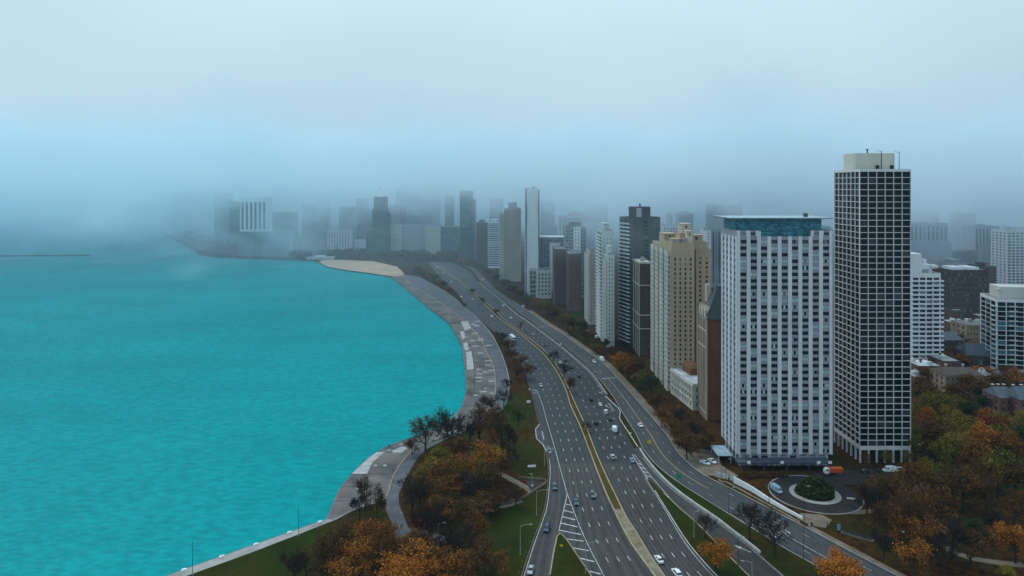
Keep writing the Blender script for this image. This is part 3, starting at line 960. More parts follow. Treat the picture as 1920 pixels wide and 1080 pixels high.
class Bld:
    def __init__(s, name, label, loc, rz=0.0, wall=None, glass=None, frame=None, cat='building'):
        s.root = thing(name, label, cat, loc, rz)
        s.loc, s.rz = Vector(loc), rz
        s.w = MB()
        s.wall, s.glass, s.frame = wall, glass or G_mid, frame or M_frame_dk
        s.wins = []
        s.roofs = []

    def block(s, x0, x1, y0, y1, z0, z1, faces, dep=0.3, corner=0.8, m=0, pier_m=None, sp_m=None, sp_in=0.05, top=0.8, bot=0.0, mull=0):
        """faces: {'N':(cols,rows,width share,height share), 'E':..., 'W':...}; wall skin of piers and spandrels over a core, windows set in the recesses"""
        w_ = s.w
        pm = m if pier_m is None else pier_m
        sm = m if sp_m is None else sp_m
        w_.box(x0 + dep, x1 - dep, y0 + dep, y1 - dep, z0, z1 - 0.5, m)
        s.roofs.append((x0 + dep, x1 - dep, y0 + dep, y1 - dep, z1 - 0.49))
        for f in 'NEWS':
            spec = faces.get(f)
            if f in 'NS':
                u0, u1 = x0, x1
            else:
                u0, u1 = y0 + dep, y1 - dep

            def bx(a, b, d0, d1, c, d, mi):
                if b - a < 1e-4 or d - c < 1e-4: return
                if f == 'N': w_.box(a, b, y0 + d0, y0 + d1, c, d, mi)
                elif f == 'S': w_.box(a, b, y1 - d1, y1 - d0, c, d, mi)
                elif f == 'E': w_.box(x0 + d0, x0 + d1, a, b, c, d, mi)
                else: w_.box(x1 - d1, x1 - d0, a, b, c, d, mi)
            if not spec:
                bx(u0, u1, 0.0, dep - 0.002, z0, z1, m)
                continue
            cols, rows, wf, hf = spec[:4]
            ins = spec[4] if len(spec) > 4 else 0.0
            c_ = corner
            ua, ub = u0 + c_, u1 - c_
            za, zb = z0 + bot, z1 - top
            pitch = (ub - ua) / cols
            fh = (zb - za) / rows
            ww = pitch * wf
            wh = fh * hf
            gap = pitch - ww
            # piers
            edges = [u0, ua + gap / 2] + sum([[ua + pitch * (k + 1) - gap / 2, ua + pitch * (k + 1) + gap / 2] for k in range(cols - 1)], []) + [ub - gap / 2, u1]
            for k in range(0, len(edges), 2):
                bx(edges[k], edges[k + 1], 0.0, dep - 0.003, z0, z1, pm)
            # spandrels
            zs = [z0, za + (fh - wh) * 0.55]
            for r in range(rows):
                lo = za + fh * r + (fh - wh) * 0.55
                hi = lo + wh
                nx = za + fh * (r + 1) + (fh - wh) * 0.55 if r < rows - 1 else z1 - 0.02
                zs += [hi, nx]
                for k in range(cols):
                    s.wins.append((f, ua + pitch * (k + 0.5), (lo + hi) / 2, ww, wh, x0, x1, y0, y1, dep, mull))
            for k in range(0, len(zs), 2):
                bx(u0 + 0.03, u1 - 0.03, sp_in, dep - 0.006, zs[k], zs[k + 1], sm)

    def win_matrix(s, wn):
        f, u, z, ww, wh, x0, x1, y0, y1, dep, mull = wn
        d = dep - 0.015
        if f == 'N': return Matrix.Translation((u, y0 + d, z))
        if f == 'S': return Matrix.Translation((u, y1 - d, z)) @ Matrix.Rotation(PI, 4, 'Z')
        if f == 'E': return Matrix.Translation((x0 + d, u, z)) @ Matrix.Rotation(-PI / 2, 4, 'Z')
        return Matrix.Translation((x1 - d, u, z)) @ Matrix.Rotation(PI / 2, 4, 'Z')

    def finish(s, roof_mat=None, single=True, minpx=6.0, transom=False):
        root = s.root
        o = obj('wall', s.w, s.wall, root)
        for a, c, d, e, z in s.roofs:
            rf = MB()
            rf.box(a, c, d, e, z, z + 0.05)
            obj('roof_deck', rf, roof_mat or M_roofgrey, root)
        M = Matrix.Translation(s.loc) @ Matrix.Rotation(s.rz, 4, 'Z')
        scored = []
        for wn in s.wins:
            mtx = s.win_matrix(wn)
            p = M @ mtx.translation
            k = F / max(50.0, p.y)
            nrm = (M.to_3x3() @ mtx.to_3x3()) @ Vector((0, -1, 0))
            vd = (Vector((0, 0, CAM_H)) - p).normalized()
            fac = max(0.0, nrm.dot(vd))
            wpx, hpx = wn[3] * k * max(0.05, abs(nrm.y)) if wn[0] in 'NS' else wn[3] * k * fac, wn[4] * k
            scored.append((wpx * hpx if fac > 0.02 else 0, max(wpx, hpx) if wpx > 3 else 0, wn, mtx))
        scored.sort(key=lambda a: -a[0])
        rest = MB()
        count = 0
        for area, big, wn, mtx in scored:
            if single and count < 300 and area > 0 and big >= minpx:
                me = window_mesh(wn[3], wn[4], wn[10], s.glass, s.frame, transom)
                wo = obj('window', me, parent=root)
                wo.matrix_local = mtx
                count += 1
            else:
                a, b = wn[3] / 2, wn[4] / 2
                n = wn[10] + 1
                for k in range(n):
                    xa, xb = -a + 2 * a * k / n + 0.03, -a + 2 * a * (k + 1) / n - 0.03
                    q = [mtx @ Vector(c) for c in ((xa, 0, -b), (xb, 0, -b), (xb, 0, b), (xa, 0, b))]
                    rest.quad(*q)
        if rest.f:
            obj('windows', rest, G_mid if s.glass is G_white else s.glass, root, kind='stuff')
        return root

    def part(s, name, mb, m, **pr):
        return obj(name, mb, m, s.root, **pr)

    def roof_units(s, x0, x1, y0, y1, z, n, seed=0, m=None):
        rr = random.Random(seed)
        for k in range(n):
            mb = MB()
            a, b, h = rr.uniform(1.5, 4), rr.uniform(1.5, 4), rr.uniform(1.0, 2.4)
            x, y = rr.uniform(x0, max(x0 + .1, x1 - a)), rr.uniform(y0, max(y0 + .1, y1 - b))
            mb.box(x, x + a, y, y + b, z - 0.55, z + h)
            mb.box(x + 0.15, x + a - 0.15, y + 0.15, y + b - 0.15, z + h, z + h + 0.2)
            s.part('roof_unit', mb, m or M_metal)


def at(u, v, z=0.0):
    p = P(u, v)
    return (p.x, p.y, 0.0)


# ---- white ribbed tower
W_white = wall_material('white_brick', (0.50, 0.515, 0.55), 0.16)
W_sp = wall_material('grey_spandrel', (0.25, 0.245, 0.26), 0.2)
b = Bld('apartment_tower', 'white ribbed apartment tower with teal glazed penthouse and flat canopy roof', at(1382, 875), 0.0, [W_white, W_sp], G_white, mat('frame_mid', (0.07, 0.07, 0.075), 0.5, var=0.1))
BW, BD, BH = 42.6, 23.5, 105.2
b.block(0, BW, 0, BD, 5.5, BH - 2.4, {'N': (9, 33, 0.635, 0.56), 'E': (4, 33, 0.5, 0.56), 'W': (4, 33, 0.5, 0.56)}, dep=0.4, corner=0.55, m=1, pier_m=0, sp_in=0.14, top=1.0, mull=2)
b.block(1.5, BW - 1.5, 1.2, BD - 1.2, 0, 5.5, {'N': (9, 1, 0.7, 0.7), 'E': (4, 1, 0.7, 0.7)}, dep=0.4, corner=0.6, m=1, pier_m=0, top=0.6)
for a, c in ((0.0, 9.6), (BW - 9.6, BW)):                   # raised corners left and right of the sunken terrace
    b.block(a, c, 0.02, BD - 0.02, BH - 2.4, BH + 0.2, {'N': (2, 1, 0.62, 0.6)}, dep=0.5, corner=0.5, m=1, pier_m=0, top=0.4)
for k in range(10):                                         # ribs rise over the parapet
    x = 0.55 + (BW - 1.1) / 9 * k
    b.w.box(max(0, x - 0.85), min(BW, x + 0.85), -0.12, 0.4, 5.5, BH - (2.6 if 2 < k < 8 else 0.0), 0)
mb = MB()
mb.box(0.3, 38.8, 2.6, 20.5, BH - 3.0, BH + 5.4)
pent = b.part('penthouse', mb, mat('teal_core', (0.02, 0.05, 0.06), 0.4))
rr = random.Random(5)
M_teal = mat('teal_panel', (0.035, 0.17, 0.22), 0.35, var=0.3, scale=0.8, rnd=0.45)
panels = MB()
nx, nz = 26, 11
for r in range(nz):
    for k in range(nx):
        x = 0.3 + 38.5 / nx * (k + (0.5 if r % 2 else 0))
        z = BH - 2.6 + 7.9 / nz * r
        panels.box(x + 0.05, min(38.8, x + 38.5 / nx - 0.05), 2.45, 2.6 + 0.02, z + 0.05, z + 0.62)
for r in range(nz):
    for k in range(11):
        y = 2.7 + 17.5 / 11 * k
        z = BH - 2.6 + 7.9 / nz * r
        panels.box(0.15, 0.32, y + 0.05, y + 1.5, z + 0.05, z + 0.62)
obj('glazed_panels', panels, M_teal, pent, kind='stuff')
mb = MB(); mb.frus((-3.6, 42.4, -0.4, 22.5), (-4.0, 42.8, -0.8, 22.9), BH + 5.42, BH + 5.95)
b.part('canopy_roof', mb, mat('canopy_white', (0.30, 0.40, 0.44), 0.5, var=0.1))
mb = MB(); mb.box(33.5, 35.0, 8, 9.5, BH + 5.9, BH + 7.6)
b.part('chimney', mb, M_frame_dk)
mb = MB(); mb.box(-1.5, BW - 3, -6.0, -0.3, 3.6, 4.2)
for x in (0, 10, 20, 30, 38):
    mb.box(x - 0.2, x + 0.2, -5.6, -5.2, 0, 3.6)
b.part('entrance_canopy', mb, mat('canopy_grey', (0.055, 0.06, 0.08), 0.6))
mb = MB(); mb.box(-7.5, -0.8, 3.5, 16, 3.3, 3.6)
for x, y in ((-7, 4), (-7, 15.5), (-1.5, 4), (-1.5, 15.5)):
    mb.box(x - 0.15, x + 0.15, y - 0.15, y + 0.15, 0, 3.3)
b.part('side_canopy', mb, mat('canopy_blue', (0.28, 0.38, 0.44), 0.4))
for x in (2.5, 17, 33, 38):
    mb = MB(); mb.box(x, x + 1.5, -6.15, -6.03, 3.7, 4.9)
    b.part('wall_lamp_box', mb, M_white)
b.finish(minpx=7)

# ---- black tower with white grid
W_grid = wall_material('white_grid', (0.56, 0.55, 0.55), 0.12)
b = Bld('apartment_tower', 'tall dark glass tower with white square grid and beige drum on its roof', at(1612, 868), 0.0, [W_grid, mat('dark_core', (0.02, 0.02, 0.022), 0.5)], G_dark, M_frame_dk)
TW, TD, TH = 23.2, 25.4, 133.0
b.block(0, TW, 0, TD, 5.8, TH, {'N': (6, 45, 0.94, 0.91), 'E': (6, 45, 0.94, 0.91), 'W': (6, 45, 0.94, 0.91)}, dep=0.55, corner=0.1, m=0, sp_in=0.04, top=1.1, bot=1.6)
b.w.box(2.5, TW - 2.5, 2.5, TD - 2.5, 0, 5.9, 1)
for k in range(7):
    x = 0.35 + (TW - 0.7) / 6 * k
    b.w.box(x - 0.35, x + 0.35, 0.05, 0.75, 0, 5.8, 0)
    y = 0.4 + (TD - 0.8) / 6 * k
    if k: b.w.box(0.05, 0.75, y - 0.35, y + 0.35, 0, 5.8, 0)
mb = MB()
prof = []
for cx, cy, a0 in ((16.2, 16.0, 0), (4.8, 16.0, 90), (4.8, 9.0, 180), (16.2, 9.0, 270)):
    for k in range(6):
        a = R(a0 + 18 * k)
        prof.append((cx + 4.0 * math.cos(a), cy + 4.0 * math.sin(a)))
mb.prism(prof, TH - 0.55, TH + 7.4)
drum = b.part('roof_drum', mb, wall_material('drum_beige', (0.52, 0.49, 0.42), 0.12))
mb = MB()
mb.tube((7.5, 8, TH + 7.4), (7.5, 8, TH + 9), 0.3, 0.3); mb.tube((7.5, 8, TH + 9), (7.5, 8, TH + 9.4), 0.3, 0.9, 8)
obj('vent', mb, M_darkmetal, drum)
for x, h in ((12.3, 8.6), (20.4, 8.2)):
    mb = MB(); mb.tube((x, 4.6, TH), (x, 4.6, TH + h), 0.16, 0.12); mb.tube((x, 4.6, TH + h - 0.6), (x - 2.4, 4.6, TH + h), 0.07, 0.07)
    obj('antenna', mb, M_darkmetal, drum)
for x, h in ((9.8, 1.9), (16.5, 1.9)):
    mb = MB(); mb.box(x, x + 1.4, 4.6, 5.2, TH - 0.5, TH + h)
    obj('hatch', mb, M_darkmetal, drum)
b.finish(minpx=7)

# ---- beige tower with pale window bays and stepped penthouses
W_beige = wall_material('beige_brick', (0.40, 0.30, 0.205), 0.16)
W_stone = wall_material('pale_stone', (0.47, 0.45, 0.39), 0.16)
b = Bld('apartment_tower', 'beige brick tower with pale window bays and stepped rooftop penthouses', at(1259, 735), 0.0, [W_beige, W_stone], G_mid, M_frame_dk)
H = 88.0
b.block(0, 14.0, 0, 22, 0, H + 3, {'N': (4, 27, 0.34, 0.55), 'E': (5, 27, 0.45, 0.6)}, dep=0.3, corner=0.7, m=0, top=9, bot=4)
b.block(-0.2, 13.8, 22, 56, 0, H, {'E': (8, 27, 0.45, 0.6)}, dep=0.3, corner=0.7, m=0, top=4, bot=4)
for y in (2.0, 16, 30, 44):
    b.block(-2.2, 0.25, y, y + 8.5, 0, H - 2, {'E': (2, 27, 0.5, 0.6), 'N': (1, 27, 0.5, 0.6)}, dep=0.25, corner=0.5, m=1, top=3, bot=4)
b.block(14.0, 26.0, 14, 34, 0, H + 2, {'N': (3, 27, 0.36, 0.52)}, dep=0.3, corner=0.7, m=0, top=4, bot=4)
b.block(17.0, 26.5, 8.0, 13.7, 0, H - 2, {'N': (2, 27, 0.36, 0.52)}, dep=0.3, corner=0.7, m=0, top=4, bot=4)
for (x0, x1, y0, y1, h) in ((2, 10, 6, 16, 4.5), (7, 14, 8, 20, 8), (10.0, 13.8, 3.0, 10.0, 9.5), (9, 15, 12, 22, 13.5), (1, 8, 24, 40, 6.5), (16, 24, 18, 28, 6)):
    mb = MB(); mb.box(x0, x1, y0, y1, H - 0.6, H + h); mb.box(x0 - 0.25, x1 + 0.25, y0 - 0.25, y1 + 0.25, H + h, H + h + 0.35)
    mb.box(x0 + (x1 - x0) * .4, x0 + (x1 - x0) * .6, y0 - 0.04, y0 + 0.02, H + h - 2.6, H + h - 0.9, 1)
    b.part('penthouse', mb, [W_beige if h < 9 else wall_material('pent_beige', (0.46, 0.39, 0.31), 0.15), M_frame_dk])
b.roof_units(2, 12, 2, 8, H + 3, 3, 4)
b.finish(minpx=6)

# ---- brown brick tower with steep grey roof
W_brown = wall_material('brown_brick', (0.17, 0.068, 0.03), 0.22, scale=0.3)
b = Bld('brick_tower', 'dark brown brick apartment house with steep grey hipped roof', at(1324.6, 788), R(0), [W_brown, wall_material('stone_rib', (0.45, 0.38, 0.30), 0.2)], G_mid, M_frame_dk)
H = 54.0
b.block(0, 24, 0, 17, 0, H, {'E': (5, 15, 0.45, 0.62), 'N': (7, 15, 0.10, 0.2)}, dep=0.3, corner=0.6, m=0, top=1.5, bot=3)
for k in range(6):
    y = 0.5 + 16 / 5 * k
    b.w.box(-0.35, 0.05, y - 0.35, y + 0.35, 0, H + 1.5, 1)
for z in (3, 38, 47, H - 0.6):
    b.w.box(-0.25, 0.04, -0.1, 17, z, z + 0.8, 1)
b.w.box(-0.3, 0.5, -0.3, 0.3, 0, H + 1, 1)
mb = MB(); mb.frus((-0.5, 24.5, -0.5, 17.5), (7.5, 14.5, 6.2, 9.2), H, H + 16)
mb.box(7.5, 14.5, 6.2, 9.2, H + 15.9, H + 17)
roof = b.part('roof', mb, mat('slate_roof', (0.055, 0.065, 0.065), 0.7, var=0.2, scale=0.5))
for y in (3.0, 8.0, 13.0):
    mb = MB(); mb.box(-0.2, 3, y - 1.2, y + 1.2, H, H + 4.2); mb.frus((-0.3, 3, y - 1.3, y + 1.3), (0.2, 3, y - 0.1, y + 0.1), H + 4.2, H + 6.5)
    obj('dormer', mb, b.wall[1], roof)
mb = MB(); mb.box(3.4, 5.2, 11.5, 14.5, H + 3, H + 17)
obj('chimney', mb, b.wall[1], roof)
mb = MB(); mb.box(9, 11.5, -0.35, 0.6, H - 2.5, H - 0.3)
b.part('dormer_window', mb, M_frame_lt)
b.finish(minpx=6)

# ---- low stone mansion between them
b = Bld('stone_mansion', 'low pale stone mansion with flat blue-grey roof beside brown brick tower', at(1299, 770), R(8), [W_stone, M_roofpale], G_mid, M_frame_dk)
b.block(0, 14, 0, 34, 0, 15.0, {'E': (8, 3, 0.4, 0.6), 'N': (3, 3, 0.4, 0.6)}, dep=0.4, corner=0.8, m=0, top=1.8, bot=1)
for z in (5.2, 13.6):
    b.w.box(-0.4, 14.2, -0.4, 34.3, z, z + 0.5, 0)
for k in range(9):
    b.w.box(-0.35, 0.0, 0.4 + 4.1 * k, 1.1 + 4.1 * k, 5.7, 13.6, 0)
mb = MB(); mb.box(0.5, 13.5, 0.5, 33.5, 14.5, 14.62)
b.part('roof', mb, M_roofpale)
mb = MB(); mb.box(6, 13, 18, 30, 14.6, 18.5); mb.frus((5.8, 13.2, 17.8, 30.2), (8, 11, 20, 28), 18.5, 20.5)
b.part('roof_house', mb, W_brown)
b.finish(minpx=5)

# ---- dark balcony tower
W_dkgrey = wall_material('dark_grey_brick', (0.072, 0.076, 0.078), 0.15)
bp = P(1184, 650)
b = Bld('balcony_tower', 'dark grey tower with zigzag white balconies down its lake side', (bp.x, bp.y, 0), R(20), [W_dkgrey, W_grid], G_mid, M_frame_dk)
H = 101.0
b.block(0, 26, 0, 19, 0, H, {'E': (3, 32, 0.7, 0.75), 'N': (1, 32, 0.16, 0.5)}, dep=0.4, corner=0.4, m=0, top=2.5, bot=3)
fh = (H - 5.5) / 32
balc = {}
mb = MB()
mb.prism([(0.3, -2.6), (0.3, 2.6), (-1.3, 2.6), (-2.4, 0.6), (-1.4, -2.6)], -0.15, 0.05)
mb.prism([(-1.3, 2.6), (-1.45, 2.6), (-2.55, 0.6), (-2.4, 0.6)], 0.05, 1.1)
mb.prism([(-2.4, 0.6), (-2.55, 0.6), (-1.5, -2.6), (-1.35, -2.6)], 0.05, 1.1)
bal_me = mb.mesh('balcony', wall_material('balcony_white', (0.58, 0.62, 0.64), 0.1))
for r in range(32):
    for k in range(3):
        o = obj('balcony', bal_me, parent=b.root)
        o.location = (0, 3.6 + 6.0 * k, 3 + fh * r)
mb = MB(); mb.box(6, 20, 5, 15, H - 0.6, H + 8); mb.box(12, 13, 8, 9, H + 8, H + 10.5)
b.part('penthouse', mb, W_dkgrey)
mb = MB(); mb.tube((9, 4.0, H), (9, 4.0, H + 7), 2.2, 2.2, 14)
b.part('water_tank', mb, M_frame_lt)
b.finish(minpx=5)

# ---- the row along the inner drive, farther off
def simple(name, label, u0, vb, u1, vt, depth, wall, N_=None, E_=None, W_=None, glass=None, Y=None, rz=0.0, dep=0.3, corner=0.6, top=2.0, bot=3.0, base_m=0, pent=0, units=2, pier_m=None, sp_in=0.05, single=True, minpx=6, fin=True, cat='building', sp_m=None):
    if Y is None:
        p = P(u0, vb)
    else:
        p = Vector(((u0 - 960) * Y / F, Y, 0))
    k = F / p.y
    wdt = (u1 - u0) / k
    h = CAM_H - (vt - HV) / k
    b = Bld(name, label, (p.x, p.y, 0), rz, wall, glass, M_frame_dk, cat)
    fs = {}
    if N_: fs['N'] = N_
    if E_: fs['E'] = E_
    if W_: fs['W'] = W_
    b.block(0, wdt, 0, depth, 0, h, fs, dep=dep, corner=corner, m=base_m, top=top, bot=bot, pier_m=pier_m, sp_in=sp_in, sp_m=sp_m)
    b.W, b.D, b.H = wdt, depth, h
    if pent:
        mb = MB(); mb.box(wdt * .25, wdt * .75, depth * .25, depth * .75, h - 0.6, h + pent)
        mb.box(wdt * .22, wdt * .78, depth * .22, depth * .78, h + pent, h + pent + 0.3)
        b.part('penthouse', mb, wall[0])
    if units: b.roof_units(1, wdt - 1, 1, depth - 1, h, units, int(u0))
    if fin: b.finish(single=single, minpx=minpx)
    return b


W_cream = wall_material('cream_wall', (0.50, 0.50, 0.46), 0.12)
W_greenish = wall_material('green_white', (0.46, 0.50, 0.47), 0.14)
W_redbrown = wall_material('red_brown_brick', (0.115, 0.065, 0.055), 0.15)
W_brownd = wall_material('brown_dark', (0.075, 0.055, 0.045), 0.18)
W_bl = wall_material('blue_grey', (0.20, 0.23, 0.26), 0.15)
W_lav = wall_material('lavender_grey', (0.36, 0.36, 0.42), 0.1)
W_teal = wall_material('teal_dark', (0.05, 0.085, 0.095), 0.15)
W_tan = wall_material('tan_brick', (0.36, 0.31, 0.26), 0.15)
W_pw = wall_material('plain_white', (0.60, 0.62, 0.64), 0.1)

b = simple('narrow_tower', 'narrow dark brown building with pale corner strips between balcony tower and beige tower', 1199, 668, 1224, 492, 30, [W_brownd, W_stone], (2, 21, 0.14, 0.4), (4, 21, 0.4, 0.6), fin=False, top=3)
for z in (20, 30, 52, b.H - 1):
    b.w.box(-0.25, b.W, -0.25, 30, z, z + 0.6, 1)
for y in (0.0, 8, 16, 24):
    b.w.box(-0.3, 0.02, y, y + 1.0, 0, b.H, 1)
b.finish(minpx=5)
b = simple('balcony_tower', 'slim tower with dark balcony stripes and blank white upper panel', 1128, 640, 1150, 432, 30, [W_greenish, W_teal], (3, 30, 0.3, 0.4), None, fin=False, pent=5, top=6)
fh = (b.H - 5) / 30
mb = MB(); mb.box(-1.6, 0.02, 0.3, 29, -0.1, 0.12); mb.box(-1.6, -1.5, 0.3, 29, 0.12, 0.95)
me = mb.mesh('balcony', W_pw)
mb = MB()
for r in range(30):
    o = obj('balcony', me, parent=b.root); o.location = (0, 0, 3 + fh * r)
    mb.box(-0.06, 0.0, 0.5, 28, 3 + fh * r + 0.95, 3 + fh * (r + 1) - 0.2)
b.part('balcony_glazing', mb, G_dark, kind='stuff')
b.finish(minpx=5)
b = simple('apartment_building', 'white stone building with ornate top just left of balcony tower', 1139, 652, 1152, 478, 22, [W_greenish, W_cream], (2, 22, 0.3, 0.5), (5, 22, 0.45, 0.55), pent=6, fin=False)
for y in (1.0, 9, 17):
    b.block(-1.5, 0.25, y, y + 4, 0, b.H - 4, {'E': (1, 22, 0.5, 0.55), 'N': (1, 22, 0.4, 0.55)}, dep=0.2, corner=0.4, m=1, bot=3, top=2)
b.finish(minpx=5)
b = simple('apartment_building', 'pale beige building with rows of bay windows left of slim striped tower', 1106, 609, 1118, 472, 34, [W_tan, W_cream], (3, 20, 0.3, 0.5), (7, 20, 0.45, 0.55), fin=False)
for y in (1.0, 10, 19, 28):
    b.block(-1.6, 0.25, y, y + 4.5, 0, b.H - 3, {'E': (2, 20, 0.5, 0.55), 'N': (1, 20, 0.4, 0.55)}, dep=0.2, corner=0.4, m=1, bot=3, top=2)
b.finish(minpx=5)
simple('brick_building', 'red brown brick slab building nearest the beige bay building', 1066, 584, 1090, 476, 40, [W_redbrown], (5, 18, 0.28, 0.35), (8, 18, 0.3, 0.4), minpx=4, single=False)
simple('brick_building', 'taller red brown brick building behind its shorter twin', 1040, 572, 1062, 467, 38, [W_redbrown], (5, 19, 0.28, 0.35), (8, 19, 0.3, 0.4), single=False)
b = simple('office_building', 'low flat building with dark glass corner at foot of white slab', 1007, 560, 1034, 508, 24, [W_cream, W_teal], (4, 6, 0.5, 0.6), (4, 6, 0.85, 0.85), fin=False, units=3)
b.block(-9, 0, 3, 22, 0, b.H + 0.6, {'N': (3, 6, 0.85, 0.85), 'E': (4, 6, 0.85, 0.85)}, dep=0.3, corner=1.2, m=0)
b.finish(single=False)
b = simple('slab_tower', 'tall thin slab tower with blank white end wall fading into cloud', 989, 550, 1009, 352, 36, [W_pw, W_bl], None, (9, 40, 0.8, 0.7), fin=False, units=1)
b.block(-3.0, 0.0, 1, 6, 0, b.H, {'N': (1, 40, 0.8, 0.75)}, dep=0.3, corner=0.3, m=0)
b.block(b.W, b.W + 1.6, 2, 30, 0, b.H - 2, {}, dep=0.2, m=1)
b.finish(single=False)
b = simple('apartment_tower', 'beige stepped tower with jagged crown left of white slab', 945, 528, 977, 392, 34, [W_tan, W_cream], (7, 28, 0.28, 0.4), (6, 28, 0.5, 0.6), pent=8, fin=False)
b.block(-6, 0, 4, 30, 0, b.H - 6, {'E': (5, 27, 0.5, 0.6), 'N': (2, 27, 0.4, 0.5)}, dep=0.3, corner=0.5, m=1)
b.finish(single=False)
b = simple('apartment_building', 'white building with horizontal bands and curved front facing the lake', 915, 503, 937, 416, 26, [W_pw, W_bl], (1, 24, 0.96, 0.5), (1, 24, 0.96, 0.5), pent=3, corner=0.2)
simple('apartment_building', 'reddish block squeezed between teal tower and white banded building', 893, 494, 914, 418, 22, [W_redbrown, W_cream], (5, 24, 0.4, 0.5), (4, 24, 0.4, 0.5), pent=4, single=False)
b = simple('glass_tower', 'hazy dark teal tower fading upward left of the reddish block', 862, 489, 886, 358, 30, [W_teal, W_bl], (5, 38, 0.7, 0.5), None, single=False, fin=False)
b.block(b.W, b.W + 4.5, 6, 28, 0, b.H - 14, {'N': (1, 33, 0.6, 0.5)}, dep=0.3, corner=0.4, m=1)
b.finish(single=False)
# far shore
b = simple('apartment_tower', 'white striped tower on wide podium at far left shore', 450, 0, 500, 370, 30, [W_pw, W_bl], (6, 1, 0.5, 0.9), None, Y=1255, fin=False, top=6, bot=45, units=0)
b.block(0, 86, -6, 30, 0, 44, {'N': (26, 12, 0.55, 0.55)}, dep=0.3, corner=0.8, m=1)
b.finish(single=False)
simple('apartment_tower', 'dim blue-grey tower ghosting left of the white striped tower', 402, 0, 428, 362, 30, [W_bl], (6, 28, 0.5, 0.5), None, (5, 28, 0.5, 0.5), Y=1500, single=False)
simple('apartment_building', 'dark hazy block touching the left side of white striped tower', 430, 0, 446, 378, 30, [W_teal], (4, 25, 0.5, 0.5), None, (5, 25, 0.5, 0.5), Y=1420, single=False)
simple('apartment_building', 'small white gridded block right of the fog gap on far shore', 614, 0, 656, 432, 24, [W_pw], (8, 10, 0.55, 0.55), None, Y=1380, single=False)
simple('low_house', 'tiny white building among trees at foot of the spired tower', 664, 0, 683, 450, 18, [W_pw], (5, 4, 0.4, 0.5), None, Y=1330, single=False, units=0)
b = simple('spired_tower', 'stepped dark tower topped by a small white pyramid and lantern', 698, 0, 724, 392, 30, [W_teal, W_bl], (5, 24, 0.35, 0.5), None, (5, 24, 0.35, 0.5), Y=1230, fin=False, units=0)
b.block(2, b.W - 2, 2, 28, b.H, b.H + 22, {'N': (4, 7, 0.35, 0.6)}, dep=0.3, corner=0.5, m=0, bot=1)
b.block(-12, 0, 6, 26, 0, b.H * 0.55, {'N': (3, 14, 0.35, 0.5)}, dep=0.3, corner=0.5, m=0)
b.block(b.W, b.W + 4, 8, 26, 0, b.H * 0.9, {}, dep=0.3, m=0)
mb = MB(); mb.frus((4, b.W - 4, 5, 24), (b.W / 2 - 1.5, b.W / 2 + 1.5, 13, 16), b.H + 22, b.H + 34)
cap = b.part('spire', mb, W_pw)
mb = MB(); mb.tube((b.W / 2, 14.5, b.H + 33.5), (b.W / 2, 14.5, b.H + 38), 1.4, 1.0, 8)
obj('lantern', mb, M_metal, cap)
b.finish(single=False)
b = simple('grand_hotel', 'broad pale hotel with two projecting wings behind the beach trees', 728, 0, 825, 422, 16, [W_lav, W_cream], (24, 12, 0.4, 0.55), None, Y=1270, fin=False)
b.block(0, 25, -10, 0, 0, b.H + 1, {'N': (7, 12, 0.4, 0.55)}, dep=0.3, corner=0.8, m=1)
b.block(b.W - 25, b.W, -10, 0, 0, b.H - 4, {'N': (7, 11, 0.4, 0.55)}, dep=0.3, corner=0.8, m=1)
b.finish(single=False)
simple('apartment_tower', 'blue striped tower rising behind left wing of the hotel', 726, 0, 762, 384, 26, [W_bl, W_pw], (8, 1, 0.5, 0.95), None, Y=1500, single=False)
simple('skyscraper', 'huge dark skyscraper base dissolving in cloud behind the hotel', 742, 0, 822, 330, 50, [W_teal], (10, 34, 0.5, 0.5), None, Y=1640, single=False)
simple('office_building', 'low teal block between hotel and the hazy teal tower', 826, 0, 860, 425, 24, [W_teal], (6, 12, 0.6, 0.5), None, Y=1330, single=False)
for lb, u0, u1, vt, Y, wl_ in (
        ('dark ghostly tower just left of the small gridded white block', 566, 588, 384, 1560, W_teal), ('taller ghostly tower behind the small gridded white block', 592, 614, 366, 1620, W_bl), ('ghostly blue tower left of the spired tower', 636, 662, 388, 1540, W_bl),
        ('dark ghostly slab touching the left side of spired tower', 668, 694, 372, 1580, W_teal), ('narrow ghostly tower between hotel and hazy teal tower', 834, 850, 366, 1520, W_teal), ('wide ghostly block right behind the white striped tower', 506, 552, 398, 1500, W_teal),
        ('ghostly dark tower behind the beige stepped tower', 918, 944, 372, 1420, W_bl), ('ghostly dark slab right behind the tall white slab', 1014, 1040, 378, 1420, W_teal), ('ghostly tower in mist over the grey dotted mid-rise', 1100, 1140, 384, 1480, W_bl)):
    simple('apartment_tower', lb, u0, 0, u1, vt, 28, [wl_], (5, 26, 0.5, 0.5), None, Y=Y, single=False, units=1)
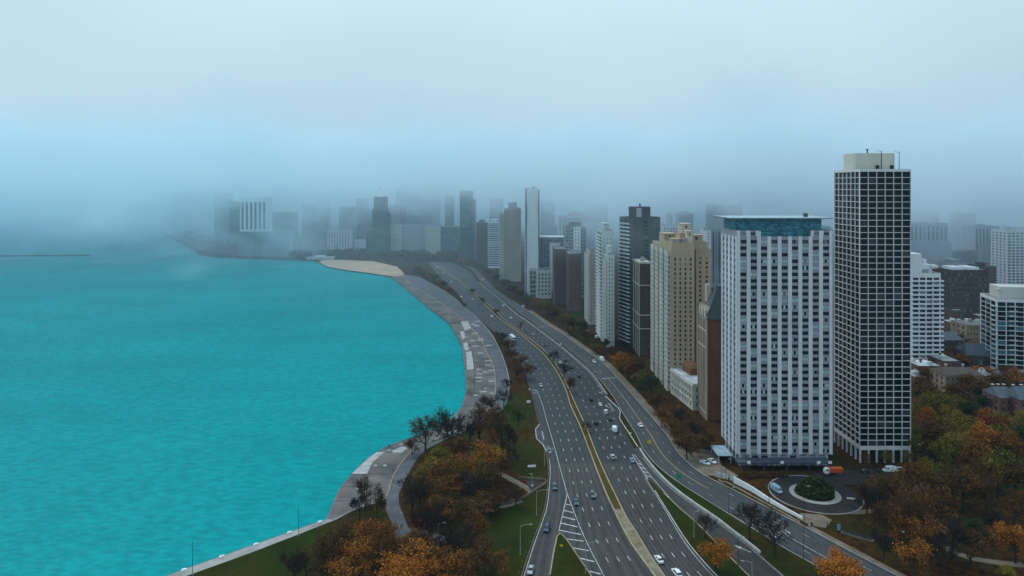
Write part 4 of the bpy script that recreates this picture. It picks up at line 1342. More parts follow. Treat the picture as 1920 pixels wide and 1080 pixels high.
# behind the front row
b = simple('office_building', 'white roofed mid-rise with tall pale core right of the white slab', 1012, 0, 1058, 446, 24, [W_bl, W_pw], (8, 18, 0.6, 0.5), (5, 18, 0.6, 0.5), Y=830, fin=False)
b.block(12, 24, -2, 0.1, 0, b.H - 6, {}, dep=0.3, m=1)
mb = MB(); mb.box(-1, b.W + 1, -1, 25, b.H + 0.1, b.H + 1.2); b.part('roof_slab', mb, W_pw)
b.finish(single=False)
b = simple('office_building', 'grey mid-rise with white dotted central shaft behind the brick buildings', 1060, 0, 1099, 427, 24, [W_bl, W_pw], (7, 20, 0.7, 0.5), None, Y=780, fin=False, pent=6)
b.block(9, 17, -1.5, 0.1, 0, b.H + 1, {'N': (2, 20, 0.4, 0.4)}, dep=0.3, m=1)
b.finish(single=False)
simple('apartment_tower', 'pale hazy tower with vertical ribs behind the white dotted shaft', 1047, 0, 1091, 405, 24, [W_lav], (8, 1, 0.5, 0.95), None, Y=1150, single=False)
simple('apartment_tower', 'faint bluish tower in mist left of the dark balcony tower', 1098, 0, 1126, 418, 24, [W_lav], (6, 24, 0.5, 0.5), None, Y=1050, single=False)
simple('apartment_tower', 'slim pale tower peeking out above the beige tower penthouses', 1249, 0, 1262, 402, 20, [W_pw], (3, 26, 0.4, 0.5), None, Y=1000, single=False)
simple('apartment_building', 'hazy white frame building right of the dark balcony tower', 1243, 0, 1290, 424, 22, [W_pw, W_bl], (8, 22, 0.7, 0.5), None, Y=900, single=False)
simple('apartment_tower', 'slender white slab seen beside left edge of white ribbed tower', 1324, 0, 1333, 432, 24, [W_pw], (1, 22, 0.3, 0.3), None, Y=780, single=False)
simple('apartment_tower', 'blue-grey ribbed tower partly hidden by the white ribbed tower', 1334, 0, 1375, 430, 24, [W_bl, W_pw], (7, 1, 0.5, 0.95), None, Y=860, single=False)
simple('skyscraper', 'ghostly reddish slab in cloud above the teal glazed penthouse', 1330, 0, 1392, 384, 30, [W_redbrown], (8, 26, 0.4, 0.4), None, Y=1550, single=False)
# right side
b = simple('apartment_tower', 'white balcony-banded tower directly right of the black gridded tower', 1709, 690, 1764, 512, 24, [W_pw, W_brownd], (4, 19, 0.82, 0.56), (5, 19, 0.5, 0.5), fin=False, pent=0, top=2.5)
for r in range(19):
    fh = (b.H - 5.5) / 19
    mb = MB(); mb.box(-0.6, b.W * .38, -1.0, -0.1, 0, 1.15)
    o = obj('balcony', mb, W_pw, b.root); o.location = (0, 0, 3 + fh * r - 0.3)
    mb = MB(); mb.box(b.W * .66, b.W + 1.6, -1.0, -0.1, 0, 1.15)
    o = obj('balcony', mb, W_pw, b.root); o.location = (0, 0, 3 + fh * r - 0.3)
mb = MB(); mb.box(-0.5, 9, 3, 18, b.H - 0.6, b.H + 13); mb.box(9, 16, 3, 16, b.H - 0.6, b.H + 5.5); mb.box(15, 19.5, 1.5, 8, b.H + 3.4, b.H + 5.0); mb.box(10, 13, 4, 8, b.H + 5.5, b.H + 9)
b.part('penthouse', mb, W_pw)
b.block(b.W + 0.2, b.W + 8, 12, 36, 0, b.H + 1.5, {}, dep=0.3, m=1)
b.finish(minpx=4)
b = simple('office_building', 'broad grey brown mid-rise with white edged flat roof behind rowhouses', 1783, 0, 1853, 506, 26, [W_brownd, W_lav], (12, 9, 0.5, 0.4), (5, 9, 0.5, 0.4), Y=640, fin=False, units=0)
mb = MB(); mb.box(4, 14, 3, 20, b.H - 0.5, b.H + 2.0); mb.box(18, 28, 3, 20, b.H - 0.5, b.H + 2.0)
b.part('roof_house', mb, W_pw)
b.finish(single=False)
b = simple('apartment_building', 'pale apartment block with curved dark balconies at right picture edge', 1868, 700, 1945, 560, 26, [W_pw, W_bl], (5, 14, 0.9, 0.88), (3, 14, 0.93, 0.88), rz=R(-14), fin=False, top=2.0, glass=G_blue, units=0)
fh = (b.H - 5) / 14
for r in range(14):
    mb = MB()
    pr = [(1.5 + 4.2 * math.cos(R(a)), 3.0 + 4.2 * math.sin(R(a))) for a in range(180, 285, 15)]
    mb.prism(pr + [(1.5, 3.0)], 0, 0.2)
    mb.box(7, 12.2, -1.3, 0.0, 0, 0.2); mb.box(7, 12.2, -1.3, -1.22, 0.2, 1.0)
    o = obj('balcony', mb, M_pale, b.root); o.location = (0, 0, 3 + fh * r)
mb = MB(); mb.box(3.5, 26, 5, 20, b.H - 0.6, b.H + 7.5); mb.box(1.5, 5, 4.0, 6, b.H + 5, b.H + 6.3)
b.part('penthouse', mb, W_cream)
b.finish(minpx=5)
b = simple('apartment_tower', 'white two-tier block with slot windows behind the balcony-banded tower', 1700, 0, 1784, 455, 30, [W_lav, W_bl], (9, 1, 0.5, 0.02), None, Y=820, fin=False, units=0, top=6)
b.block(4, b.W - 2, 2, 28, b.H, b.H + 23, {'N': (9, 1, 0.45, 0.85)}, dep=0.3, corner=1, m=0, top=2, bot=1)
mb = MB(); mb.box(12, 36, 6, 20, b.H + 22.5, b.H + 25.5); b.part('penthouse', mb, W_pw)
b.finish(single=False)
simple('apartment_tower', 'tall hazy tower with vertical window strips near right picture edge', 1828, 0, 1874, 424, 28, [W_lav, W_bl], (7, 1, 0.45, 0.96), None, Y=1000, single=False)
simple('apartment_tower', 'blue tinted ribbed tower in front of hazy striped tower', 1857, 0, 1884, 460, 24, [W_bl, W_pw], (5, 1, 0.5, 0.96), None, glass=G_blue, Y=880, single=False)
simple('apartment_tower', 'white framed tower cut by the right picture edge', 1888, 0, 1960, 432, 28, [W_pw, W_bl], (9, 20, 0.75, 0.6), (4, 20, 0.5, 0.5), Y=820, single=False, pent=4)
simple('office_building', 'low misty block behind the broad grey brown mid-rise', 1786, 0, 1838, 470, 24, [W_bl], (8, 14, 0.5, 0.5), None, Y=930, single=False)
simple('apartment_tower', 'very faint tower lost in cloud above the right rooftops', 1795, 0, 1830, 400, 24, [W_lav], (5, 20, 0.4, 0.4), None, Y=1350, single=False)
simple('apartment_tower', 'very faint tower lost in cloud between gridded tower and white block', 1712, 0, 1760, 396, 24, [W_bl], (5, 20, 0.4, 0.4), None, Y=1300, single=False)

# ---- rowhouses and low roofs on the right
def rowhouse(label, u, v, wpx, h, depth, wall, roofm, gable=0.0, cols=4, rows=3, rz=0.0, chim=1, Y=None):
    p = P(u, v)
    k = F / p.y
    wd = wpx / k
    b = Bld('rowhouse', label, (p.x, p.y, 0), rz, [wall, M_conc], G_mid, M_frame_lt, 'house')
    b.block(0, wd, 0, depth, 0, h, {'N': (cols, rows, 0.4, 0.5), 'E': (3, rows, 0.35, 0.5)}, dep=0.25, corner=0.4, top=0.9, bot=0.8)
    if gable:
        mb = MB()
        mb.add([(-0.4, -0.4, h), (wd + .4, -0.4, h), (wd + .4, depth + .4, h), (-0.4, depth + .4, h), (-0.2 + wd * .12, depth * .5, h + gable), (wd * .88, depth * .5, h + gable)],
               [(0, 1, 5, 4), (1, 2, 5), (2, 3, 4, 5), (3, 0, 4), (0, 3, 2, 1)])
        rf = b.part('roof', mb, roofm)
    else:
        mb = MB(); mb.box(0.3, wd - 0.3, 0.3, depth - 0.3, h - 0.42, h - 0.36)
        rf = b.part('roof', mb, roofm)
        b.roof_units(1, wd - 2, 1, depth - 3, h, 2, int(u * 7), M_pale)
    for c in range(chim):
        x = wd * (c + 0.6) / (chim + 0.2)
        mb = MB(); mb.box(x - 0.5, x + 0.5, depth * .55, depth * .55 + 1.2, h - 0.4, h + 2.4 + gable * .6); mb.box(x - 0.62, x + 0.62, depth * .55 - .12, depth * .55 + 1.32, h + 2.4 + gable * .6, h + 2.62 + gable * .6, 1)
        b.part('chimney', mb, [wall, M_pale])
    b.finish(roof_mat=roofm, minpx=4)


W_rowbr = wall_material('row_brick', (0.13, 0.07, 0.05), 0.25, scale=0.3)
W_rowtan = wall_material('row_tan', (0.24, 0.17, 0.12), 0.25, scale=0.3)
M_slate = mat('blue_slate', (0.07, 0.085, 0.105), 0.7, var=0.2, scale=0.4)
rowhouse('long brown brick rowhouse with dark roof below the pale roofs', 1772, 738, 72, 11, 16, W_rowtan, W_brownd, 3.0, 8, 3, chim=2)
rowhouse('flat white roofed house at foot of the balcony-banded tower', 1722, 712, 44, 9, 18, W_rowbr, M_roofpale, 0, 5, 2, chim=1)
rowhouse('flat white roofed house next to the balcony-banded tower, right one', 1768, 702, 34, 9, 22, W_rowbr, M_roofpale, 0, 4, 2, chim=1)
rowhouse('wide tan brick school-like block behind blue roofed hall', 1812, 644, 52, 15, 20, W_rowtan, M_roofgrey, 0, 9, 3, chim=1)
rowhouse('low hall with blue slate roof beside the balcony block', 1812, 690, 62, 9, 24, W_brownd, M_slate, 6.0, 4, 1, chim=0, rz=R(-18))
rowhouse('small blue roofed house behind white balcony-banded tower', 1766, 655, 40, 7, 16, W_brownd, M_slate, 5.0, 3, 1, chim=0)
rowhouse('white topped garage in the block behind the rowhouses', 1800, 625, 16, 9, 12, W_pw, M_roofpale, 0, 2, 1, chim=0)
rowhouse('low flat house with pale roof left of the tan school block', 1783, 622, 22, 8, 14, W_rowbr, M_roofpale, 0, 3, 2, chim=1)
rowhouse('brick house with pale roof below the misty mid-rise', 1840, 612, 30, 9, 14, W_rowbr, M_roofpale, 0, 3, 2, chim=1)
rowhouse('red brick mansion with many white capped chimneys at right edge', 1875, 792, 34, 13, 14, W_rowbr, M_slate, 4.0, 3, 3, chim=3)
rowhouse('red brick mansion with grey gabled roof cut by right edge', 1912, 800, 50, 14, 14, W_rowbr, M_slate, 5.0, 4, 3, chim=3)
rowhouse('low concrete garage wall at foot of the pale balcony block', 1866, 712, 60, 4, 6, M_conc, M_roofgrey, 0, 5, 1, chim=0, rz=R(-14))
for lb, u, v, wpx, h, dp, wl_, rf_, cl, rw in (
        ('brick walk-up with pale roof left of the misty mid-rise block', 1788, 606, 18, 12, 14, W_rowbr, M_roofpale, 3, 3),
        ('grey flat roofed walk-up behind the tan school block', 1822, 600, 24, 13, 14, W_bl, M_roofgrey, 4, 3),
        ('tan walk-up with white roof close to pale balcony block', 1852, 640, 18, 11, 16, W_rowtan, M_roofpale, 3, 3),
        ('dark brick walk-up half hidden by the pale balcony block', 1856, 596, 26, 14, 14, W_brownd, M_roofgrey, 4, 4),
        ('small white roofed house between trees above the orange tree', 1838, 690, 20, 7, 12, W_rowtan, M_roofpale, 3, 2),
        ('narrow brick rowhouse at right of the long brown rowhouse', 1846, 732, 24, 9, 14, W_rowbr, M_roofgrey, 3, 2),
        ('low pale roofed shed in front of the balcony-banded tower', 1714, 724, 30, 6, 12, W_rowbr, M_roofpale, 4, 1)):
    rowhouse(lb, u, v, wpx, h, dp, wl_, rf_, 0, cl, rw, chim=1)
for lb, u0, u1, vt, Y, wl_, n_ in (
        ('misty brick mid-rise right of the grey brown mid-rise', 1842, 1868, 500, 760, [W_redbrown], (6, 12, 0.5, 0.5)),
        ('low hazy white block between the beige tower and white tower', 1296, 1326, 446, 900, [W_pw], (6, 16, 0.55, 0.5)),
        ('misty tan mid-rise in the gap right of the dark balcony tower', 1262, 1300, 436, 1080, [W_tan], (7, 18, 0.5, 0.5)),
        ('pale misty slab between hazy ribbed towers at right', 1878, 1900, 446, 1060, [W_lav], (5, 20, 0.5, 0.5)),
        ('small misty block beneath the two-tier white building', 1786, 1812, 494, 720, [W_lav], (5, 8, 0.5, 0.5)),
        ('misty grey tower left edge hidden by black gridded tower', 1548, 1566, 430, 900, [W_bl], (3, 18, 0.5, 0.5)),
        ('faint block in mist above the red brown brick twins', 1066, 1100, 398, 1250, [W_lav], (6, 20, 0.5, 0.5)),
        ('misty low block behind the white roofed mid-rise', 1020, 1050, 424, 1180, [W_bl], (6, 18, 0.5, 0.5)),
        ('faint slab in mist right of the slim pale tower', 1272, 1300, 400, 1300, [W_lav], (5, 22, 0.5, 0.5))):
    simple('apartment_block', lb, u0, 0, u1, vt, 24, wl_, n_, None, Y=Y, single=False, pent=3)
# bath house at the beach
mb_t = thing('beach_house', 'low white beach pavilion at the left end of the sand', 'pavilion', P(604, 486.5))
mb = MB(); mb.box(-28, 20, 0, 8, 0, 4); mb.box(-12, 4, -2, 9, 4, 6); obj('wall', mb, M_white, mb_t)
mb = MB(); mb.box(-30, 22, -1.5, 9.5, 3.9, 4.4); obj('roof', mb, M_roofpale, mb_t)

# ------------------------------------------------------------------ trees
def branch(mb_t, mb_c, rng, p, d, ln, r, lev, maxlev, tips, spread, up):
    segs = 3 if lev == 0 else 2
    q = Vector(p)
    dd = Vector(d)
    for i in range(segs):
        nd = (dd + Vector((rng.uniform(-1, 1), rng.uniform(-1, 1), rng.uniform(-.5, .8))) * (0.10 if lev == 0 else 0.22) + Vector((0, 0, up))).normalized()
        e = q + nd * (ln / segs)
        r1 = max(0.034, r * (1 - 0.45 * (i + 1) / segs))
        r0 = max(0.034, r * (1 - 0.45 * i / segs))
        (mb_t if lev < 2 else mb_c).tube(q, e, r0, r1, 6 if lev == 0 else (5 if lev == 1 else 3), 0 if lev < 2 else 1, cap=False)
        if lev < maxlev and (lev > 0 or i > 0):
            n = rng.choice((1, 2)) if lev else (2 if i == 1 else 4)
            for k in range(n):
                a = rng.uniform(0, 2 * PI)
                x = nd.orthogonal().normalized()
                y = nd.cross(x)
                side = x * math.cos(a) + y * math.sin(a)
                bd = (nd * rng.uniform(0.55, 0.9) + side * rng.uniform(spread * .7, spread * 1.15)).normalized()
                branch(mb_t, mb_c, rng, q.lerp(e, rng.uniform(0.55, 1.0)), bd, ln * rng.uniform(0.52, 0.74), r1 * 0.62, lev + 1, maxlev, tips, spread, up)
        q, dd = e, nd
    if lev >= 2:
        tips.append((q.copy(), lev))
    if lev < maxlev:
        branch(mb_t, mb_c, rng, q, dd, ln * 0.62, r * 0.55, lev + 1, maxlev, tips, spread, up)


def leaf(mb, rng, c, s):
    n = Vector((rng.gauss(0, 1), rng.gauss(0, 1), rng.gauss(0.5, 1))).normalized()
    x = n.orthogonal().normalized()
    y = n.cross(x)
    a = rng.uniform(0, 2 * PI)
    u = (x * math.cos(a) + y * math.sin(a)) * s
    v = (y * math.cos(a) - x * math.sin(a)) * s * rng.uniform(0.5, 0.9)
    mb.quad(c - u - v * .4, c + v - u * .2, c + u + v * .4, c - v + u * .2, 0)


def tree_proto(seed, leaves, maxlev, spread, up, leaf_s, clump):
    """10 m tree: trunk mesh with main limbs, crown mesh with twigs and leaves; scaled so that the height is 10"""
    rng = random.Random(seed)
    t, c, tips = MB(), MB(), []
    branch(t, c, rng, Vector((0, 0, 0)), Vector((0, 0, 1)), 4.6, 0.30, 0, maxlev, tips, spread, up)
    tp = [p for p, l in tips]
    keep = rng.sample(tp, max(1, int(len(tp) * 0.8)))
    if leaves:
        for i in range(leaves):
            b0 = rng.choice(keep)
            o = Vector((rng.gauss(0, clump), rng.gauss(0, clump), rng.gauss(0, clump * 0.7)))
            leaf(c, rng, b0 + o, leaf_s * rng.uniform(0.6, 1.3))
    zmax = max(p[2] for p in c.v)
    k = 10.0 / zmax
    xs = sorted(math.hypot(p[0], p[1]) for p in c.v)
    rad = xs[int(len(xs) * 0.96)] * k
    for m in (t, c):
        m.v = [(p[0] * k, p[1] * k, p[2] * k) for p in m.v]
    return t, c, rad


M_bark = mat('bark', (0.020, 0.015, 0.011), 0.95, scale=1.5, col2=(0.040, 0.031, 0.024))
M_twig = mat('twig', (0.022, 0.013, 0.007), 0.95, scale=1.0, col2=(0.040, 0.025, 0.014))


def leaf_mat(name, a, b_):
    k_ = 1.05
    m = mat('leaf_' + name, tuple(c * k_ for c in a), 0.8, scale=0.45, col2=tuple(c * k_ for c in b_), rnd=0.5, spec=0.15, detail=3)
    return m


LEAF = {
    'brown': leaf_mat('brown', (0.060, 0.027, 0.005), (0.105, 0.050, 0.008)),
    'rust': leaf_mat('rust', (0.100, 0.038, 0.004), (0.185, 0.072, 0.007)),
    'orange': leaf_mat('orange', (0.19, 0.060, 0.004), (0.34, 0.120, 0.008)),
    'bright orange': leaf_mat('bright', (0.25, 0.075, 0.006), (0.38, 0.125, 0.010)),
    'olive': leaf_mat('olive', (0.075, 0.058, 0.004), (0.15, 0.110, 0.007)),
    'yellow': leaf_mat('yellow', (0.13, 0.10, 0.008), (0.22, 0.165, 0.012)),
    'green': leaf_mat('green', (0.020, 0.030, 0.006), (0.044, 0.056, 0.010)),
    'red': leaf_mat('red', (0.14, 0.024, 0.008), (0.22, 0.042, 0.012)),
    'bare': leaf_mat('bare', (0.045, 0.021, 0.007), (0.07, 0.034, 0.009)),
}
PROTO = {'leafy': [], 'sparse': [], 'bare': []}
for kind, seeds, args in (('leafy', (11, 12, 13, 14), (5200, 3, 0.85, 0.10, 0.19, 0.55)), ('sparse', (21, 22, 23), (2300, 4, 0.8, 0.12, 0.16, 0.42)), ('bare', (31, 32, 33), (110, 5, 0.75, 0.10, 0.13, 0.3))):
    for sd in seeds:
        t, c, rad = tree_proto(sd, *args)
        PROTO[kind].append((t.mesh('trunk', M_bark), c.mesh('crown', [LEAF['brown'], M_twig]), rad))
TREES = []
Z9_, Z10_ = 'in the park below the gridded tower', 'in the woods right of gridded tower'


def plant(u, v, h, wd, col, zone, dens=None, seed=None):
    if zone in (Z9_, Z10_): h *= 1.15
    TREES.append((u, v, h, wd, col, zone, dens or ('bare' if col == 'bare' else 'leafy')))


# lakeside park, back
Z1 = 'beside the lake promenade'
for a in ((798, 850, 17.5, 18, 'brown', Z1, 'sparse'), (843, 853, 22, 18, 'bare', Z1), (881, 835, 13, 11, 'bare', Z1), (899, 831, 19, 16, 'brown', Z1, 'sparse'), (944, 855, 23.5, 18, 'brown', Z1, 'sparse'), (954, 862, 16, 9, 'bare', Z1),
          (905, 775, 10, 9, 'bare', Z1), (945, 765, 11, 11, 'bare', Z1), (925, 780, 12, 9, 'brown', Z1, 'sparse'), (972, 800, 9, 8, 'bare', Z1), (773, 852, 8, 8, 'brown', Z1, 'sparse')):
    plant(*a)
Z2 = 'in the middle of the lakeside park'
for a in ((820, 886, 12, 12, 'olive', Z2), (790, 918, 10.5, 10, 'olive', Z2), (905, 908, 18, 18, 'orange', Z2, 'sparse'), (833, 932, 15, 17, 'rust', Z2, 'sparse'), (893, 933, 16, 14, 'olive', Z2, 'sparse'), (922, 937, 16, 11, 'brown', Z2, 'sparse'),
          (770, 966, 14, 16, 'bare', Z2), (684, 958, 14.5, 8, 'brown', Z2, 'sparse'), (674, 976, 10, 7, 'bare', Z2), (707, 982, 15, 8, 'brown', Z2, 'sparse'), (868, 880, 14, 13, 'brown', Z2, 'sparse'), (860, 905, 13, 13, 'brown', Z2, 'sparse'),
          (902, 962, 8, 16, 'brown', Z2), (967, 948, 8, 11, 'bare', Z2), (805, 955, 12, 13, 'brown', Z2, 'sparse'), (850, 970, 10, 9, 'green', Z2, 'sparse'), (940, 905, 12, 10, 'brown', Z2, 'sparse'), (960, 880, 11, 8, 'bare', Z2), (846, 925, 14, 14, 'olive', Z2, 'sparse'), (872, 915, 15, 14, 'orange', Z2, 'sparse'), (812, 912, 12, 13, 'yellow', Z2, 'sparse'), (880, 950, 13, 14, 'bare', Z2), (838, 950, 12, 14, 'rust', Z2, 'sparse'),
          (918, 890, 14, 13, 'yellow', Z2, 'sparse'), (850, 868, 12, 12, 'brown', Z2, 'sparse'), (786, 945, 11, 12, 'brown', Z2, 'sparse'), (930, 965, 9, 11, 'bare', Z2), (820, 985, 11, 12, 'rust', Z2, 'sparse'), (870, 992, 11, 12, 'brown', Z2, 'sparse')):
    plant(*a)
Z3 = 'at the bottom of the lakeside park'
for a in ((804, 1034, 18, 13, 'bare', Z3), (784, 1004, 6.5, 6, 'red', Z3), (885, 1030, 13.5, 11, 'rust', Z3, 'sparse'), (853, 1063, 14.5, 15, 'bare', Z3), (763, 1092, 14, 17, 'orange', Z3, 'sparse'), (708, 1084, 18, 13, 'rust', Z3, 'sparse'),
          (673, 1082, 14, 12, 'orange', Z3, 'sparse'), (629, 1082, 17, 12, 'brown', Z3, 'sparse'), (735, 1062, 12, 13, 'rust', Z3, 'sparse'), (809, 1104, 10, 12, 'bright orange', Z3), (600, 1100, 12, 10, 'brown', Z3, 'sparse'), (548, 1100, 11, 10, 'bare', Z3),
          (655, 1108, 11, 14, 'orange', Z3, 'sparse'), (745, 1120, 13, 15, 'bright orange', Z3), (900, 1110, 13, 13, 'brown', Z3, 'sparse'), (690, 1048, 13, 11, 'orange', Z3, 'sparse'), (655, 1040, 11, 12, 'brown', Z3, 'sparse'), (720, 1030, 11, 12, 'rust', Z3, 'sparse'), (830, 1085, 12, 13, 'rust', Z3, 'sparse'), (870, 1095, 12, 13, 'orange', Z3, 'sparse'), (780, 1055, 11, 12, 'rust', Z3, 'sparse'), (575, 1085, 10, 11, 'brown', Z3, 'sparse'),
          (610, 1060, 10, 10, 'brown', Z3, 'sparse'), (930, 1085, 9, 10, 'rust', Z3, 'sparse'), (905, 1055, 10, 11, 'brown', Z3, 'sparse')):
    plant(*a)
Z4 = 'between northbound lanes and bike path'
for a in ((940, 645, 10, 12, 'bare', Z4), (953, 660, 10, 12, 'brown', Z4, 'sparse'), (962, 680, 11, 12, 'brown', Z4, 'sparse'), (976, 692, 11, 13, 'rust', Z4, 'sparse'), (985, 708, 10, 12, 'rust', Z4, 'sparse'), (966, 712, 11, 12, 'brown', Z4, 'sparse'), (950, 735, 9, 9, 'bare', Z4),
          (795, 520, 12, 18, 'olive', Z4), (812, 530, 12, 17, 'olive', Z4), (828, 541, 10, 13, 'brown', Z4), (780, 512, 10, 15, 'green', Z4), (845, 552, 7, 10, 'brown', Z4), (870, 577, 5, 8, 'bare', Z4)):
    plant(*a)
Z5 = 'on the highway median'
for a in ((976, 620, 9, 6, 'orange', Z5, 'sparse'), (1038, 684, 11, 9, 'bare', Z5), (1057, 712, 12, 10, 'bare', Z5), (1066, 735, 10, 9, 'brown', Z5, 'sparse'), (1100, 808, 5, 6, 'bare', Z5), (930, 590, 6, 7, 'brown', Z5), (885, 550, 6, 8, 'green', Z5), (905, 568, 6, 8, 'brown', Z5)):
    plant(*a)
Z6 = 'along the inner drive before the tower row'
for a in ((1026, 590, 15, 20, 'olive', Z6), (1012, 578, 12, 14, 'orange', Z6, 'sparse'), (1040, 600, 13, 15, 'brown', Z6), (1056, 612, 11, 12, 'olive', Z6), (1075, 620, 13, 13, 'brown', Z6), (1067, 628, 8, 10, 'olive', Z6), (1090, 628, 12, 12, 'green', Z6), (1102, 640, 10, 12, 'brown', Z6),
          (1118, 662, 8, 10, 'olive', Z6), (1132, 655, 9, 10, 'green', Z6), (1150, 672, 10, 11, 'brown', Z6), (1162, 694, 14, 15, 'orange', Z6), (1180, 712, 14, 15, 'rust', Z6), (1196, 705, 13, 14, 'brown', Z6), (1214, 742, 14, 15, 'green', Z6), (1200, 728, 11, 12, 'olive', Z6), (1232, 772, 12, 12, 'brown', Z6), (1240, 802, 10, 10, 'rust', Z6, 'sparse'),
          (930, 528, 12, 14, 'green', Z6), (945, 540, 12, 15, 'brown', Z6), (960, 552, 12, 15, 'green', Z6), (976, 562, 12, 14, 'brown', Z6), (990, 572, 11, 14, 'olive', Z6), (915, 518, 12, 14, 'brown', Z6), (900, 508, 12, 16, 'green', Z6), (880, 500, 12, 18, 'rust', Z6), (865, 497, 12, 18, 'orange', Z6, 'sparse'), (845, 493, 12, 18, 'green', Z6)):
    plant(*a)
Z7 = 'in front of the brown brick tower'
for a in ((1302, 836, 12, 10, 'bare', Z7), (1288, 862, 12, 13, 'brown', Z7), (1310, 850, 9, 11, 'brown', Z7), (1272, 838, 9, 9, 'brown', Z7), (1258, 815, 9, 9, 'rust', Z7, 'sparse'), (1325, 838, 8, 9, 'brown', Z7), (1278, 800, 10, 9, 'bare', Z7)):
    plant(*a)
Z8 = 'on the grass between ramp and inner drive'
for a in ((1406, 1013, 14.5, 15, 'bare', Z8), (1451.6, 1046, 16, 15, 'bare', Z8), (1342, 1068, 11.5, 11, 'orange', Z8), (1322, 1008, 9, 9, 'bare', Z8)):
    plant(*a)
plant(1585, 1108, 11.5, 15, 'bright orange', 'beside the street at the bottom edge')
Z9 = 'in the park below the gridded tower'
for a in ((1725, 945, 15, 15, 'rust', Z9), (1741, 925, 13, 11, 'yellow', Z9, 'sparse'), (1807, 960, 16, 16, 'rust', Z9, 'sparse'), (1683, 985, 17, 16, 'brown', Z9, 'sparse'), (1753, 1000, 16, 15, 'rust', Z9, 'sparse'), (1729, 1030, 16, 13, 'brown', Z9, 'sparse'), (1830, 1012, 7, 10, 'green', Z9),
          (1904, 1056, 12, 11, 'orange', Z9), (1784, 1050, 13, 11, 'bare', Z9), (1889, 1090, 5, 6, 'yellow', Z9), (1704, 1050, 13, 12, 'orange', Z9, 'sparse'), (1636, 998, 15, 12, 'bare', Z9), (1689, 1032, 17, 13, 'brown', Z9, 'sparse'), (1660, 1010, 12, 11, 'rust', Z9, 'sparse'), (1873, 925, 16, 16, 'yellow', Z9, 'sparse'),
          (1788, 900, 17, 17, 'olive', Z9), (1823, 900, 17, 16, 'orange', Z9, 'sparse'), (1840, 935, 13, 13, 'rust', Z9, 'sparse'), (1905, 930, 13, 13, 'brown', Z9), (1870, 1010, 9, 10, 'bare', Z9), (1770, 1075, 12, 10, 'bare', Z9), (1655, 1055, 9, 9, 'bare', Z9), (1625, 965, 10, 9, 'brown', Z9, 'sparse'), (1650, 975, 14, 13, 'brown', Z9, 'sparse'), (1705, 1000, 15, 14, 'rust', Z9, 'sparse'), (1770, 955, 15, 15, 'brown', Z9, 'sparse'), (1670, 945, 12, 12, 'rust', Z9, 'sparse'), (1745, 1055, 14, 12, 'rust', Z9, 'sparse'), (1640, 940, 9, 9, 'brown', Z9, 'sparse'), (1850, 965, 14, 14, 'brown', Z9, 'sparse'),
          (1900, 985, 12, 13, 'rust', Z9, 'sparse'), (1820, 1065, 11, 11, 'brown', Z9, 'sparse'), (1715, 1085, 12, 11, 'orange', Z9, 'sparse')):
    plant(*a)
Z10 = 'in the woods right of gridded tower'
for a in ((1729, 800, 16, 17, 'olive', Z10), (1768, 795, 16, 17, 'olive', Z10), (1741, 760, 13, 16, 'brown', Z10), (1795, 830, 14, 15, 'olive', Z10), (1827, 800, 13, 13, 'green', Z10), (1889, 830, 14, 15, 'olive', Z10), (1865, 840, 14, 14, 'red', Z10, 'sparse'), (1800, 772, 14, 16, 'brown', Z10), (1835, 760, 14, 16, 'brown', Z10),
          (1851, 712, 8, 15, 'bright orange', Z10), (1812, 690, 9, 12, 'orange', Z10), (1870, 745, 13, 16, 'brown', Z10), (1905, 730, 12, 15, 'orange', Z10, 'sparse'), (1890, 715, 9, 12, 'brown', Z10), (1770, 685, 9, 14, 'rust', Z10), (1790, 672, 10, 15, 'brown', Z10), (1745, 840, 13, 14, 'brown', Z10), (1725, 835, 9, 9, 'olive', Z10),
          (1765, 850, 12, 14, 'brown', Z10), (1840, 860, 15, 15, 'orange', Z10), (1915, 850, 13, 13, 'green', Z10), (1720, 740, 11, 13, 'brown', Z10), (1860, 780, 11, 13, 'green', Z10), (1815, 745, 13, 14, 'brown', Z10), (1730, 880, 12, 12, 'brown', Z10, 'sparse'), (1755, 878, 11, 12, 'olive', Z10, 'sparse'), (1900, 880, 15, 15, 'rust', Z10), (1845, 620, 9, 16, 'olive', Z10), (1880, 668, 9, 14, 'brown', Z10), (1700, 872, 6, 6, 'yellow', Z10, 'sparse'),
          (1780, 812, 13, 14, 'yellow', Z10, 'sparse'), (1810, 855, 15, 15, 'yellow', Z10, 'sparse'), (1850, 815, 12, 14, 'orange', Z10, 'sparse'), (1880, 860, 14, 14, 'olive', Z10), (1775, 765, 12, 14, 'brown', Z10), (1855, 755, 12, 14, 'brown', Z10), (1735, 720, 10, 13, 'brown', Z10), (1750, 815, 12, 14, 'orange', Z10, 'sparse'), (1900, 770, 11, 13, 'brown', Z10), (1822, 720, 9, 13, 'olive', Z10), (1885, 700, 8, 13, 'olive', Z10), (1800, 648, 9, 15, 'brown', Z10), (1830, 660, 8, 14, 'rust', Z10), (1716, 865, 11, 11, 'olive', Z10), (1790, 868, 13, 13, 'yellow', Z10), (1862, 900, 14, 13, 'green', Z10), (1818, 830, 13, 13, 'olive', Z10), (1905, 815, 12, 12, 'yellow', Z10), (1660, 880, 8, 6, 'yellow', Z10, 'sparse'), (1628, 884, 8, 6, 'rust', Z10, 'sparse')):
    plant(*a)
COLW = {'brown': 'dark brown', 'rust': 'rust brown', 'orange': 'dull orange', 'bright orange': 'bright orange', 'olive': 'olive', 'yellow': 'yellow-green', 'green': 'dark green', 'red': 'reddish', 'bare': 'bare branched'}
